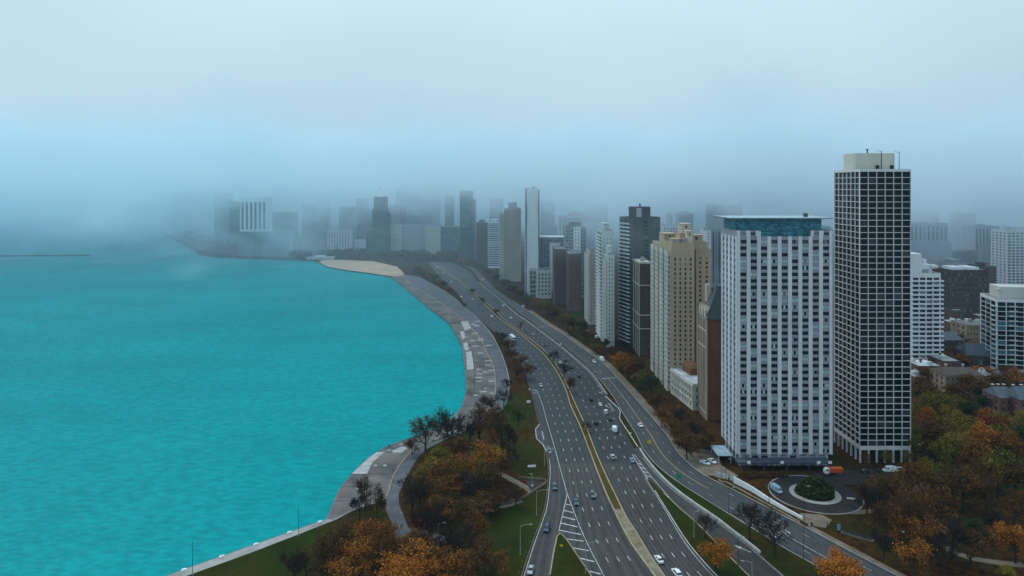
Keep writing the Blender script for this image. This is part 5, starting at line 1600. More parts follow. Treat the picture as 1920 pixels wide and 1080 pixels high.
ORD = ['leftmost', 'second', 'third', 'fourth', 'fifth', 'sixth', 'seventh', 'eighth', 'ninth', 'tenth', 'eleventh', 'twelfth', 'thirteenth', 'fourteenth', 'fifteenth']


def ordinal_labels(items, key, us, phrase):
    """labels that count look-alikes from the left: key(i) groups them, phrase(i) describes"""
    groups = {}
    for i in range(len(items)):
        groups.setdefault(key(i), []).append(i)
    out = [None] * len(items)
    for k, ids in groups.items():
        ids.sort(key=lambda i: us(i))
        for n_, i in enumerate(ids):
            one, many, rest = phrase(i)
            if len(ids) == 1:
                out[i] = 'the only ' + one + ' ' + rest
            elif n_ == 0:
                out[i] = 'leftmost ' + one + ' ' + rest
            elif n_ == len(ids) - 1:
                out[i] = 'rightmost ' + one + ' ' + rest
            else:
                out[i] = ORD[n_] + ' ' + one + ' from the left ' + rest
    return out


tl = ordinal_labels(TREES, lambda i: (TREES[i][4], TREES[i][6], TREES[i][5]), lambda i: TREES[i][0],
                    lambda i: (('thinly leaved ' if TREES[i][6] == 'sparse' else '') + COLW[TREES[i][4]] + ' tree', '', TREES[i][5]))
NAMEW = {'brown': 'oak_tree', 'rust': 'oak_tree', 'orange': 'maple_tree', 'bright orange': 'maple_tree', 'olive': 'elm_tree', 'yellow': 'locust_tree', 'green': 'elm_tree', 'red': 'maple_tree', 'bare': 'bare_tree'}
rng = random.Random(99)
for i, (u, v, h, wd, col, zone, dens) in enumerate(TREES):
    tm, cm, rad = rng.choice(PROTO[dens])
    p = P(u, v)
    t = thing('tree' if NAMEW[col] != 'bare_tree' else 'bare_tree', tl[i], 'tree', (p.x, p.y, 0.0), rng.uniform(0, 2 * PI), 'trees ' + zone)
    sx = wd / (2 * rad)
    t.scale = (sx, sx, h / 10.0)
    to = obj('trunk', tm, parent=t)
    co = obj('crown', cm, parent=t)
    co.material_slots[0].link = 'OBJECT'
    co.material_slots[0].material = LEAF[col]

# shrubs of the roundabout and hedges
def shrub_mesh(seed, n, r, h, s):
    rg = random.Random(seed)
    mb = MB()
    for k in range(10):
        a = rg.uniform(0, 2 * PI)
        mb.tube((0, 0, 0), (r * .6 * math.cos(a), r * .6 * math.sin(a), h * .7), 0.05, 0.02, 3, 1, cap=False)
    for k in range(n):
        a, q = rg.uniform(0, 2 * PI), math.sqrt(rg.random())
        top = h * math.sqrt(max(0.05, 1 - q * q)) * rg.uniform(0.75, 1.1)
        z = top * rg.random() ** 0.4
        leaf(mb, rg, Vector((r * q * math.cos(a), r * q * math.sin(a), z)), s * rg.uniform(.6, 1.2))
    return mb.mesh('foliage', [LEAF['green'], M_twig])


SHR = [shrub_mesh(k, 900, 2.0, 2.6, 0.22) for k in range(3)]
k = 0
for q in range(11):
    a = 2 * PI * q / 8
    rr_ = 4.4 if q < 8 else 1.5
    p = (RC.x + rr_ * math.cos(a), RC.y + rr_ * math.sin(a), 0.3)
    o = obj('shrub', SHR[q % 3], label='dark clipped shrub in the round bed of the turning circle', category='shrub', group='shrubs in the round bed')
    o.location = p
    sc_ = rng.uniform(1.4, 1.8) * (1.4 if q >= 8 else 1)
    o.scale = (sc_, sc_, sc_)
for q in range(9):
    p = P(1396 + q * 9, 893 + (q % 2) * 1.0)
    o = obj('shrub', SHR[q % 3], label='brownish hedge shrub along the foot of the white ribbed tower', category='shrub', group='hedge at the white tower')
    o.material_slots[0].link = 'OBJECT'
    o.material_slots[0].material = LEAF['brown']
    o.location = p
    o.scale = (1.1, 1.0, 0.9)
# far wooded shore behind the beach
rg = random.Random(8)
mb = MB()
for k in range(420):
    u = rg.uniform(345, 880)
    v = rg.uniform(474, 486) if u < 760 else rg.uniform(478, 492)
    if u < 545:
        v = rg.uniform(-26, -9) + (479 if u > 400 else 455 + (u - 330) * 0.34)
    p = P(u, v)
    h, r_ = rg.uniform(7, 13), rg.uniform(5, 8)
    mb.tube((p.x, p.y, 0), (p.x, p.y, h * .7), 0.4, 0.2, 3, 1, cap=False)
    for q in range(60):
        leaf(mb, rg, Vector((p.x + rg.gauss(0, r_ * .5), p.y + rg.gauss(0, r_ * .5), h * rg.uniform(.3, 1.0))), 1.3)
obj('shore_woods', mb, [LEAF['brown'], M_twig], label='dim band of trees behind the beach on the far shore', category='woods', kind='stuff')

# ------------------------------------------------------------------ vehicles
def paint(name, c, rough=0.3):
    return mat('paint_' + name, c, rough, var=0.04, spec=0.5)


PAINT = {'white': paint('white', (0.72, 0.73, 0.74)), 'silver': paint('silver', (0.36, 0.38, 0.40)), 'black': paint('black', (0.012, 0.012, 0.014)), 'blue': paint('blue', (0.05, 0.085, 0.14)), 'dark blue': paint('navy', (0.03, 0.05, 0.10)),
         'grey': paint('grey', (0.10, 0.105, 0.11)), 'red': paint('red', (0.25, 0.02, 0.015)), 'light blue': paint('lblue', (0.22, 0.33, 0.42))}


def loft(mb, secs, m=0):
    """secs: list of (x, half width, z bottom, z top, half width top)"""
    vs, fs = [], []
    for x, hw, z0, z1, ht in secs:
        zm = z0 + (z1 - z0) * 0.6
        vs += [(x, -hw * .94, z0), (x, hw * .94, z0), (x, hw, zm), (x, ht, z1), (x, -ht, z1), (x, -hw, zm)]
    for i in range(len(secs) - 1):
        for j in range(6):
            a, b = i * 6 + j, i * 6 + (j + 1) % 6
            fs.append((a, b, b + 6, a + 6))
    fs.append(tuple(range(5, -1, -1)))
    fs.append(tuple(len(secs) * 6 - 6 + j for j in range(6)))
    mb.add(vs, fs, m)


def wheel_mesh(r, w_):
    mb = MB()
    mb.tube((0, -w_ / 2, 0), (0, w_ / 2, 0), r, r, 14, 0)
    mb.tube((0, -w_ / 2 - 0.01, 0), (0, w_ / 2 + 0.01, 0), r * .6, r * .6, 10, 1)
    return mb.mesh('wheel', [M_rubber, M_metal])


WH = wheel_mesh(0.34, 0.24)
WHB = wheel_mesh(0.48, 0.30)


def car_proto(kind):
    """front towards +x; origin on the road"""
    t = thing('car', '', 'car')
    body, cab, roof = MB(), MB(), MB()
    if kind == 'sedan':
        L_, W_, hood, roofz = 4.7, 0.92, 0.95, 1.44
        loft(body, [(-2.35, .78, .4, .85, .7), (-2.2, .9, .28, .98, .8), (-1.3, W_, .25, 1.0, .84), (1.1, W_, .25, .96, .84), (2.0, .9, .28, .82, .8), (2.35, .76, .36, .68, .66)])
        b0, t0 = (-1.75, 1.15, -.82, .82), (-1.0, .35, -.62, .62)
        z0 = 0.97
    elif kind == 'suv':
        L_, W_, roofz = 4.8, 0.97, 1.74
        loft(body, [(-2.4, .85, .42, 1.05, .8), (-2.3, .95, .32, 1.12, .86), (-1.3, W_, .3, 1.12, .88), (1.0, W_, .3, 1.08, .88), (2.1, .95, .32, .98, .84), (2.4, .82, .4, .8, .72)])
        b0, t0 = (-2.3, 1.1, -.87, .87), (-1.95, .35, -.7, .7)
        z0 = 1.09
    else:
        L_, W_, roofz = 5.8, 1.02, 2.5
        loft(body, [(-2.9, 1.0, .45, 1.5, .98), (-2.85, W_, .4, 1.55, 1.0), (1.4, W_, .4, 1.5, 1.0), (2.2, 1.0, .4, 1.2, .92), (2.9, .9, .45, .95, .8)])
        b0, t0 = (-2.85, 2.0, -.99, .99), (-2.75, 1.1, -.88, .88)
        z0 = 1.5
    cab.frus(b0, t0, z0, roofz)
    e = 0.03
    roof.frus((t0[0] - e, t0[1] + e, t0[2] - e, t0[3] + e), (t0[0] + .12, t0[1] - .12, t0[2] + .1, t0[3] - .1), roofz - 0.02, roofz + 0.06)
    bo = obj('body', body, PAINT['white'], t, smooth=False)
    if kind == 'van':
        obj('cabin', cab, PAINT['white'], t)
        ws = MB()
        ws.add([(2.02, -.85, 1.52), (2.02, .85, 1.52), (1.2, .78, 2.35), (1.2, -.78, 2.35)], [(0, 1, 2, 3)])
        for s_ in (-1, 1):
            ws.add([(1.75, s_ * 1.01, 1.6), (0.7, s_ * 1.01, 1.6), (0.75, s_ * .93, 2.2), (1.25, s_ * .93, 2.2)], [(0, 1, 2, 3)])
        obj('windscreen', ws, M_carglass, t)
    else:
        obj('windows', cab, M_carglass, t)
        pl = MB()
        for s_ in (-1, 1):
            for f_ in (0.0, .42, 1.0):
                xb = b0[0] + (b0[1] - b0[0]) * f_
                xt = t0[0] + (t0[1] - t0[0]) * f_
                yb, yt = s_ * (b0[3] + .015), s_ * (t0[3] + .015)
                pl.add([(xb - .06, yb, z0), (xb + .06, yb, z0), (xt + .06, yt, roofz), (xt - .06, yt, roofz)], [(0, 1, 2, 3)])
        obj('pillars', pl, PAINT['white'], t)
    obj('roof', roof, PAINT['white'], t)
    xl = 2.3 if kind != 'van' else 2.82
    for s_ in (-1, 1):
        mb = MB(); mb.box(xl - .12, xl + .04, s_ * .66 - .14, s_ * .66 + .14, .62 if kind == 'sedan' else .78, .78 if kind == 'sedan' else .94)
        obj('headlight', mb, M_lamp, t)
        mb = MB(); mb.box(-xl - .07, -xl + .08, s_ * .7 - .12, s_ * .7 + .12, .72, .92)
        obj('taillight', mb, M_red, t)
        for x in ((-1.4, 1.45) if kind != 'van' else (-1.8, 1.8)):
            o = obj('wheel', WH, parent=t)
            o.location = (x, s_ * (W_ - .1), 0.34)
    return t


CP = {k: car_proto(k) for k in ('sedan', 'suv', 'van')}


def heading(f, Y, toward):
    dx = (f(Y + 3) - f(Y - 3)) / 6.0
    d = Vector((dx, 1.0, 0)).normalized()
    if toward: d = -d
    return math.atan2(d.y, d.x)


used = set()


def place_car(kind, col, u, v, label, f=None, toward=True, ang=None, z=ZR + 0.015, group=None):
    p = P(u, v)
    a = ang if ang is not None else heading(f, p.y, toward)
    if kind not in used:
        used.add(kind)
        r = CP[kind]
        r.location = (p.x, p.y, z)
        r.rotation_euler = (0, 0, a)
        r['label'] = label
    else:
        r = copy_tree(CP[kind], (p.x, p.y, z), a, None, label)
    if group: r['group'] = group
    r['category'] = 'van' if kind == 'van' else 'car'
    for c in r.children:
        st = c.name.split('.')[0]
        if st in ('body', 'roof', 'pillars', 'cabin'):
            c.material_slots[0].link = 'OBJECT'
            c.material_slots[0].material = PAINT[col]
    return r


GN, GS, GI = 'cars on the northbound lanes', 'cars on the southbound lanes', 'cars on the inner drive'
RAMP = lerp_edge(NBL, SOL, 0.5)
for a in (('suv', 'blue', 1040, 916, 'blue-grey car entering the left ramp beside hatched stripes', RAMP), ('suv', 'dark blue', 1025, 994, 'dark blue car on left ramp beside the grass island', lambda Y: NBL(Y)), ('sedan', 'silver', 995, 1072, 'silver car nearest the camera on the left ramp', lambda Y: NBL(Y)),
          ('sedan', 'blue', 1079.5, 944, 'small blue car beside the tip of the hatched stripes', SOL), ('suv', 'grey', 1111.5, 931, 'dark car next to the median across from small blue car', MEL), ('sedan', 'silver', 1014, 724, 'silver car beside the lane lettering far up northbound', SOL),
          ('sedan', 'white', 944.5, 628, 'white car just behind the white bus', MEL), ('sedan', 'grey', 966, 660, 'grey car half hidden by brown trees below the bus', MEL), ('sedan', 'white', 922, 594, 'white car far up the northbound lanes beyond the bus', MEL), ('sedan', 'red', 910, 596, 'small red car far up the northbound lanes', MEL),
          ('sedan', 'black', 903.6, 584, 'dark car ahead of the small red car', MEL), ('sedan', 'grey', 899, 573, 'grey car in the far cluster beyond the red car', MEL), ('sedan', 'white', 865, 557, 'white car passing end of the far solid line', MEL), ('sedan', 'white', 846, 529, 'tiny white car, third from the far bend northbound', MEL),
          ('sedan', 'white', 831.5, 513, 'tiny white car, second from the far bend northbound', MEL), ('sedan', 'white', 821, 502, 'tiny white car coming out of the far bend', MEL), ('sedan', 'grey', 860, 543, 'tiny grey car beside the far hedge', MEL)):
    place_car(a[0], a[1], a[2], a[3], a[4], a[5], True, group=GN)
for a in (('sedan', 'grey', 934, 611, 'grey car ahead of the bus near the median'), ('sedan', 'black', 878, 566, 'tiny black car on the far northbound curve'), ('sedan', 'silver', 887, 562, 'tiny silver car beside the median on the far northbound curve'),
          ('suv', 'black', 1003, 690, 'black car following the silver car far up northbound')):
    place_car(a[0], a[1], a[2], a[3], a[4], MEL, True, group=GN)
for a in (('sedan', 'grey', 985, 622, 'grey car far up southbound past the small orange tree'), ('sedan', 'silver', 1000, 628, 'silver car far up southbound beside the concrete barrier'), ('suv', 'grey', 925, 564, 'tiny grey car far up southbound on the curve'), ('sedan', 'black', 1072, 690, 'black car in the outer lane beside the lower barrier')):
    place_car(a[0], a[1], a[2], a[3], a[4], lerp_edge(MER, SBR, .5), False, group=GS)
for a in (('suv', 'white', 1136, 774, 'white car level with the painted arrow southbound'), ('sedan', 'white', 1125.5, 760, 'white car one lane left of the painted arrow'), ('van', 'white', 1152, 808, 'white van on the southbound lanes'), ('suv', 'black', 1117, 794, 'black car beside the median left of the white van'),
          ('suv', 'silver', 1148.5, 859, 'silver pickup-sized car in the middle southbound lane'), ('sedan', 'light blue', 1185, 865, 'light blue car at the start of the exit ramp gore'), ('sedan', 'white', 1235.5, 1052, 'white car by the median near the bottom edge'), ('suv', 'white', 1269, 1078, 'white car cut by the bottom edge southbound'),
          ('sedan', 'white', 1051, 681, 'white car beside the bare median tree southbound'), ('sedan', 'black', 1060, 677, 'dark car next to white car by bare median tree'), ('suv', 'black', 1085, 707, 'dark car below the bare median trees southbound'), ('suv', 'black', 1108, 750, 'dark car left of the two white cars near the arrow'), ('sedan', 'black', 1022, 649, 'dark car farther up southbound beside the median'),
          ('sedan', 'white', 944, 574, 'white car far up southbound beside the barrier'), ('sedan', 'white', 958, 597, 'white car far up southbound near the small orange tree'), ('sedan', 'blue', 898, 541, 'tiny blue car at the far curve of the barrier'), ('sedan', 'black', 1143, 787, 'black low car between the white car and white van')):
    place_car(a[0], a[1], a[2], a[3], a[4], lerp_edge(MER, SBR, .5), False, group=GS)
for a in (('sedan', 'white', 1201, 799, 'white car alone on the inner drive by the yellow line', True), ('sedan', 'white', 1114, 679, 'white car waiting at the inner drive crosswalk', True), ('van', 'white', 1129, 676, 'white van parked by the trees near the crosswalk', True), ('sedan', 'white', 905, 525, 'tiny white car at the far end of inner drive', True),
          ('sedan', 'white', 981, 575, 'white car parked under dark trees far along inner drive', True)):
    place_car(a[0], a[1], a[2], a[3], a[4], mid, a[5], group=GI)
for a in (('sedan', 'white', 1335, 867, 'white car parked on forecourt of the white ribbed tower', R(-70)), ('van', 'light blue', 1456, 922, 'pale grey van on the left side of turning circle', R(-75)), ('sedan', 'black', 1625, 886, 'dark parked car, left of two before gridded tower', R(0)), ('sedan', 'black', 1648, 886, 'dark parked car beside the white parked van', R(0)),
          ('van', 'white', 1668, 885, 'white van parked before the gridded tower', R(180)), ('suv', 'white', 1691, 884, 'white car parked at right end before gridded tower', R(0)), ('sedan', 'white', 1730, 836, 'white car among the trees right of gridded tower', R(20)), ('sedan', 'silver', 1099, 622, 'pale car parked in front of the beige bay building', R(30)),
          ('van', 'white', 1122, 634, 'white van parked at foot of the slim striped tower', R(30)), ('sedan', 'white', 1150, 655, 'white car at the entrance of the dark balcony tower', R(30)), ('sedan', 'white', 1322, 870, 'low white car parked beside the street forecourt', R(-50))):
    place_car(a[0], a[1], a[2], a[3], a[4], ang=a[5], z=0.06, group='parked cars')

# bus
p = P(961, 636)
t = thing('bus', 'long white city bus on the northbound lanes', 'bus', (p.x, p.y, ZR + .015), heading(MEL, p.y, True))
mb = MB(); mb.box(-6, 6, -1.28, 1.28, .4, 1.2); mb.frus((-6, 6, -1.28, 1.28), (-5.9, 5.9, -1.2, 1.2), 2.3, 3.1); mb.box(-5.95, 5.95, -1.15, 1.15, 1.2, 2.3)
obj('body', mb, PAINT['white'], t)
mb = MB(); mb.box(-5.97, 5.99, -1.25, 1.25, 1.22, 2.28); obj('window_band', mb, M_carglass, t)
mb = MB(); mb.box(-3, 2, -.8, .8, 3.1, 3.35); obj('roof_unit', mb, M_white, t)
for x in (-3.6, 3.9):
    for s_ in (-1, 1):
        o = obj('wheel', WHB, parent=t); o.location = (x, s_ * 1.12, .48)
for s_ in (-1, 1):
    mb = MB(); mb.box(5.98, 6.05, s_ * .95 - .15, s_ * .95 + .15, .7, .95); obj('headlight', mb, M_lamp, t)
# orange truck
p = P(1561, 890)
t = thing('garbage_truck', 'orange dump truck with white cab in front of the white tower', 'truck', (p.x, p.y, .07), R(180))
mb = MB(); mb.box(-3.6, 3.6, -.5, .5, .75, 1.05); obj('chassis', mb, M_darkmetal, t)
mb = MB(); loft(mb, [(1.9, 1.15, .8, 2.9, 1.1), (3.0, 1.15, .7, 2.8, 1.1), (3.55, 1.1, .7, 2.1, 1.05), (3.7, 1.05, .75, 1.7, 1.0)]); cabo = obj('cab', mb, PAINT['white'], t)
mb = MB(); mb.add([(3.56, -.95, 2.05), (3.56, .95, 2.05), (3.06, .98, 2.72), (3.06, -.98, 2.72)], [(0, 1, 2, 3)])
for s_ in (-1, 1):
    mb.add([(3.3, s_ * 1.16, 1.95), (2.2, s_ * 1.16, 1.95), (2.2, s_ * 1.13, 2.65), (3.0, s_ * 1.13, 2.65)], [(0, 1, 2, 3)])
obj('windscreen', mb, M_carglass, cabo)
mb = MB(); mb.frus((-3.9, 1.6, -1.1, 1.1), (-4.2, 1.8, -1.25, 1.25), 1.1, 3.0)
for x in (-3.6, -2.4, -1.2, 0, 1.1):
    for s_ in (-1, 1):
        mb.box(x - .08, x + .08, s_ * 1.22 - .07, s_ * 1.22 + .07, 1.15, 3.02)
obj('dump_box', mb, mat('orange_paint', (0.55, 0.09, 0.015), 0.5, var=0.15, scale=0.8), t)
for x in (2.8, -1.6, -2.75):
    for s_ in (-1, 1):
        o = obj('wheel', WHB, parent=t); o.location = (x, s_ * 1.0, .48)

# ------------------------------------------------------------------ street lamps, signs, poles
def lamp(u, v, h, arm, label, pale=False, double=False, group='street lamps'):
    p = P(u, v)
    t = thing('street_lamp', label, 'street lamp', (p.x, p.y, 0), 0, group)
    m = M_palepole if pale else M_darkmetal
    mb = MB(); mb.tube((0, 0, 0), (0, 0, .5), .2, .15, 8); mb.tube((0, 0, .5), (0, 0, h), .115, .07, 8)
    obj('pole', mb, m, t)
    for s_ in ((1, -1) if double else (1,)):
        mb = MB()
        mb.tube((0, 0, h - .4), (arm * .5 * s_, 0, h + .25), .07, .06); mb.tube((arm * .5 * s_, 0, h + .25), (arm * s_, 0, h + .35), .06, .05)
        obj('arm', mb, m, t)
        mb = MB(); mb.frus((min(arm * s_, arm * s_ + .9 * s_), max(arm * s_, arm * s_ + .9 * s_), -.18, .18), (min(arm * s_, arm * s_ + .7 * s_), max(arm * s_, arm * s_ + .7 * s_), -.1, .1), h + .26, h + .46)
        obj('lamp_head', mb, M_palepole, t)
    return t


lamp(882.7, 951, 9.5, -2.0, 'pale lamp post standing among trees mid lakeside park', True)
lamp(756, 1007, 8.5, -1.2, 'pale lamp post beside the bike path fork', True)
lamp(822, 1025, 8.0, 1.6, 'thin lamp post behind the bare tree in the lakeside park', True)
lamp(1006, 967, 9.5, 4.0, 'pale green lamp post on grass left of ramp, farther one', True)
lamp(975.5, 1040, 10.0, 3.2, 'pale green lamp post on grass left of ramp, nearer one', True)
lamp(998, 922, 7.0, -1.0, 'short lamp post inside the underpass entrance', True)
lamp(1020.7, 872, 8.0, 1.5, 'lamp post at the road edge below the lay-by', True)
lamp(1098, 1076, 10.0, 3.5, 'lamp post in the hatched gore leaning over northbound lanes', True)
lamp(1301, 1007, 9.0, 1.0, 'grey lamp post on grass wedge beside the exit ramp', True)
lamp(1361, 909, 10.5, 1.2, 'dark lamp post at the street corner by the hoarding')
lamp(1366.5, 962, 9.5, 1.5, 'dark lamp post on grass strip left of first bare tree')
lamp(1442, 942, 8.5, 1.2, 'dark lamp post beside middle of the white retaining wall')
lamp(1507.7, 984, 14.0, 1.2, 'tall dark lamp post at right end of the white retaining wall')
lamp(1507, 1048, 11.0, 1.5, 'dark lamp post on grass right of second bare tree')
lamp(1384, 1062, 9.5, 1.2, 'dark lamp post beside the painted ramp arrow')
lamp(1410, 1092, 6.5, -3.5, 'pale lamp post rising over the bottom edge by the ramp', True)
lamp(1108, 697, 11.0, 1.6, 'dark lamp post left of the inner drive crosswalk')
lamp(1118, 712, 9.5, 1.6, 'dark lamp post near the crosswalk stop line')
lamp(1680, 905, 5.0, 0.5, 'short lamp post below the parked white van')
lamp(1449, 893, 4.5, 0.4, 'short lamp post in the hedge below the white tower')
lamp(1618, 940, 5.0, 0.4, 'short lamp post right of the turning circle')
lamp(1683, 1068, 12.0, 1.5, 'dark lamp post among leaf litter in the right park')
lamp(1266, 795, 9.0, 1.2, 'dark lamp post on the sidewalk before the stone mansion')
for u, v, h, lb in ((361, 1078, 11, 'thin pole on sea wall nearest the bottom left corner'), (560, 1005, 11, 'thin pole on sea wall halfway to the promenade')):
    p = P(u, v)
    t = thing('pole', lb, 'pole', (p.x, p.y, 0))
    mb = MB(); mb.tube((0, 0, 0), (0, 0, h), .10, .06, 7); obj('mast', mb, M_darkmetal, t)
    mb = MB(); mb.tube((0, 0, 0), (0, 0, .4), .25, .2, 8); obj('base', mb, M_conc, t)


def sign(u, v, wd, ht, z, m, label, diamond=False, legs=1, rz=0.0, cat='sign'):
    p = P(u, v)
    t = thing('road_sign', label, cat, (p.x, p.y, 0), rz)
    mb = MB(); mb.box(-wd / 2, wd / 2, -.03, .03, -ht / 2, ht / 2)
    o = obj('panel', mb, m, t)
    o.location = (0, -.06, z + ht / 2)
    if diamond:
        o.rotation_euler = (0, R(45), 0)
    for k in range(legs):
        x = 0 if legs == 1 else (-wd * .35 + .7 * wd * k)
        mb = MB(); mb.tube((x, 0, 0), (x, 0, z + ht * .9), .06, .06)
        obj('post', mb, M_darkmetal, t)


M_green = mat('sign_green', (0.0, 0.22, 0.11), 0.5, var=0.05)
M_yel = mat('sign_yellow', (0.6, 0.36, 0.0), 0.5, var=0.05)
sign(1272.5, 904, 2.3, 1.8, 1.6, M_green, 'green direction sign on the grass beside inner drive', legs=2)
sign(1218, 838, 1.6, 1.6, 1.7, M_yel, 'yellow diamond warning sign beside the inner drive', True)
sign(997, 880, 3.6, 1.0, 1.0, M_white, 'white board on two legs on the lakeside lawn', legs=2, rz=R(8))
sign(991, 758, 2.2, 1.5, 0.8, M_white, 'small white board on the lawn beside the lane lettering', legs=2)
sign(1052.5, 1029, 1.1, .7, .8, M_yel, 'small yellow-green sign on the grass island')
sign(993, 738, .9, .8, 2.2, M_white, 'small white sign at the road edge by the upper lettering')
sign(998, 923.5, .8, .8, 2.6, M_white, 'white square sign on post at the underpass')
sign(1182, 818, .7, .7, 1.2, M_white, 'little white sign between ramp wall and inner drive')
sign(1051, 650, 1.2, 1.2, 1.5, M_white, 'little white sign on the barrier far along the inner drive')
# guard posts along the left ramp
for k in range(26):
    Y = 224 + k * 3.2
    mb_ = None
if True:
    mb = MB(); mb.box(-.12, .12, -.12, .12, 0, .7)
    gp = mb.mesh('guard_post', M_footpath)
    for k in range(26):
        Y = 224 + k * 3.2
        o = obj('guard_post', gp, label='short brown guard post in the row left of the ramp', category='post', group='guard posts along the left ramp')
        o.location = (NBL(Y) - 1.5, Y, 0.0)
# bench and small things on the turning circle
p = P(1596, 938)
t = thing('bench', 'pale bench on the right rim of the turning circle', 'bench', (p.x, p.y, .05), R(-15))
mb = MB(); mb.box(-1.6, 1.6, -.3, .3, .42, .5); obj('seat', mb, M_pale, t)
mb = MB(); mb.box(-1.6, 1.6, .3, .36, .5, .95); obj('backrest', mb, M_pale, t)
for x in (-1.3, 1.3):
    mb = MB(); mb.box(x - .06, x + .06, -.25, .3, 0, .42); obj('leg', mb, M_darkmetal, t)
p = P(1522, 985)
t = thing('litter_bin', 'dark litter bin on the plaza below the white wall', 'bin', (p.x, p.y, .03))
mb = MB(); mb.tube((0, 0, 0), (0, 0, 1.0), .32, .36, 12); obj('drum', mb, M_darkmetal, t)
mb = MB(); mb.tube((0, 0, 1.0), (0, 0, 1.15), .38, .2, 12); obj('lid', mb, M_darkmetal, t)

# bike share station
p0, p1 = P(1583, 999), P(1632, 1013)
dirv = (p1 - p0).normalized()
rzb = math.atan2(dirv.y, dirv.x)
mb = MB(); mb.box(-1, (p1 - p0).length + 1, -1.0, 1.0, 0, .08)
o = obj('bike_dock', mb, M_footpath_, label='pale platform under the row of rental bicycles', category='platform'); o.location = p0; o.rotation_euler = (0, 0, rzb)
pk = P(1573, 996)
t = thing('kiosk', 'blue and white kiosk panel at left end of rental bicycles', 'kiosk', (pk.x, pk.y, 0), 0)
mb = MB(); mb.box(-.55, .55, -.12, .12, .3, 2.5); obj('panel', mb, mat('kiosk_blue', (0.12, 0.28, 0.42), 0.4, var=0.2, scale=1.5), t)
mb = MB(); mb.box(-.6, .6, -.16, .16, 0, .3); obj('base', mb, M_darkmetal, t)


def bike():
    t = thing('bicycle', 'blue-grey rental bicycle docked in the row beside the kiosk', 'bicycle', (0, 0, 0), 0, 'docked rental bicycles')
    for x in (-.52, .52):
        mb = MB(); mb.ring((x, 0, .33), .35, .045); obj('wheel', mb, M_rubber, t)
    mb = MB()
    for a, b_ in (((-.52, 0, .33), (-.1, 0, .3)), ((-.1, 0, .3), (-.22, 0, .85)), ((-.1, 0, .3), (.38, 0, .8)), ((.52, 0, .33), (.36, 0, .95)), ((-.2, 0, .6), (.36, 0, .75))):
        mb.tube(a, b_, .055, .05, 5)
    mb.box(-.5, .5, -.1, .1, .62, .7) if False else None
    obj('frame', mb, PAINT['blue'], t)
    mb = MB(); mb.tube((.36, -.28, 1.0), (.36, .28, 1.0), .02, .02); mb.tube((.36, 0, .9), (.36, 0, 1.0), .02, .02); obj('handlebar', mb, M_darkmetal, t)
    mb = MB(); mb.box(-.34, -.08, -.08, .08, .85, .92); obj('saddle', mb, M_darkmetal, t)
    return t


bk = bike()
ln = (p1 - p0).length
for k in range(13):
    q = p0 + dirv * (ln * k / 12)
    if k == 0:
        bk.location = (q.x, q.y, .08); bk.rotation_euler = (0, 0, rzb + R(70))
    else:
        copy_tree(bk, (q.x, q.y, .08), rzb + R(70))

# ------------------------------------------------------------------ people
def person(u, v, label, top, trousers, ang=0.0, walk=.18):
    p = P(u, v)
    verts = [(0, 0, .95), (0, .0, 1.2), (0, 0, 1.42), (0, 0, 1.52), (0, .02, 1.66), (.10, 0, .9), (.11, -walk, .5), (.11, -walk * .8, .08), (.11, -walk * .8 - .14, .05), (-.10, 0, .9), (-.11, walk * .6, .5), (-.11, walk * 1.3, .08), (-.11, walk * 1.3 - .14, .05),
             (.2, 0, 1.4), (.25, .05, 1.13), (.24, -.06, .88), (-.2, 0, 1.4), (-.25, -.05, 1.13), (-.24, -.12, .9)]
    edges = [(0, 1), (1, 2), (2, 3), (3, 4), (0, 5), (5, 6), (6, 7), (7, 8), (0, 9), (9, 10), (10, 11), (11, 12), (2, 13), (13, 14), (14, 15), (2, 16), (16, 17), (17, 18)]
    rad = [.15, .15, .16, .06, .11, .09, .075, .05, .04, .09, .075, .05, .04, .07, .05, .04, .07, .05, .04]
    me = bpy.data.meshes.new('person')
    me.from_pydata(verts, edges, [])
    me.materials.append(top)
    o = bpy.data.objects.new('person', me)
    C.objects.link(o)
    sk = o.modifiers.new('skin', 'SKIN')
    for i, r in enumerate(rad):
        me.skin_vertices[0].data[i].radius = (r, r * .8)
    me.skin_vertices[0].data[0].use_root = True
    ss = o.modifiers.new('subsurf', 'SUBSURF')
    ss.levels = ss.render_levels = 1
    o.location = (p.x, p.y, 0.04)
    o.rotation_euler = (0, 0, ang)
    o['label'] = label
    o['category'] = 'person'
    return o


M_cl_dark = mat('cloth_dark', (0.02, 0.02, 0.025), 0.9)
M_cl_grey = mat('cloth_grey', (0.12, 0.13, 0.16), 0.9)
M_cl_hi = mat('cloth_hivis', (0.5, 0.6, 0.05), 0.8)
M_cl_pale = mat('cloth_pale', (0.5, 0.5, 0.52), 0.9)
person(730, 839, 'lone dark clothed person standing at the promenade edge', M_cl_dark, None)
person(872, 615, 'dark clothed person walking on the pale promenade slabs', M_cl_dark, None, R(40))
person(919.6, 651, 'dark clothed person on the bike path curve', M_cl_dark, None, R(20))
person(1551, 987, 'dark clothed person walking on the plaza near the bicycles', M_cl_dark, None, R(90))
person(1361, 899, 'worker in yellow-green vest beside the hoarding', M_cl_hi, None)
for k, (du, dv, m, lb) in enumerate(((-12, 2, M_cl_grey, 'leftmost person of the group on the bike path'), (-7, 1, M_cl_grey, 'second person from left in the bike path group'), (-2, 1, M_cl_dark, 'third person from left in the bike path group'), (3, 0, M_cl_grey, 'fourth person from left in the bike path group'), (8, 0, M_cl_pale, 'pale clothed person in the bike path group'), (13, 0, M_cl_dark, 'rightmost person of the group on the bike path'))):
    person(740 + du, 992 + dv, lb, m, None, R(30 * k))

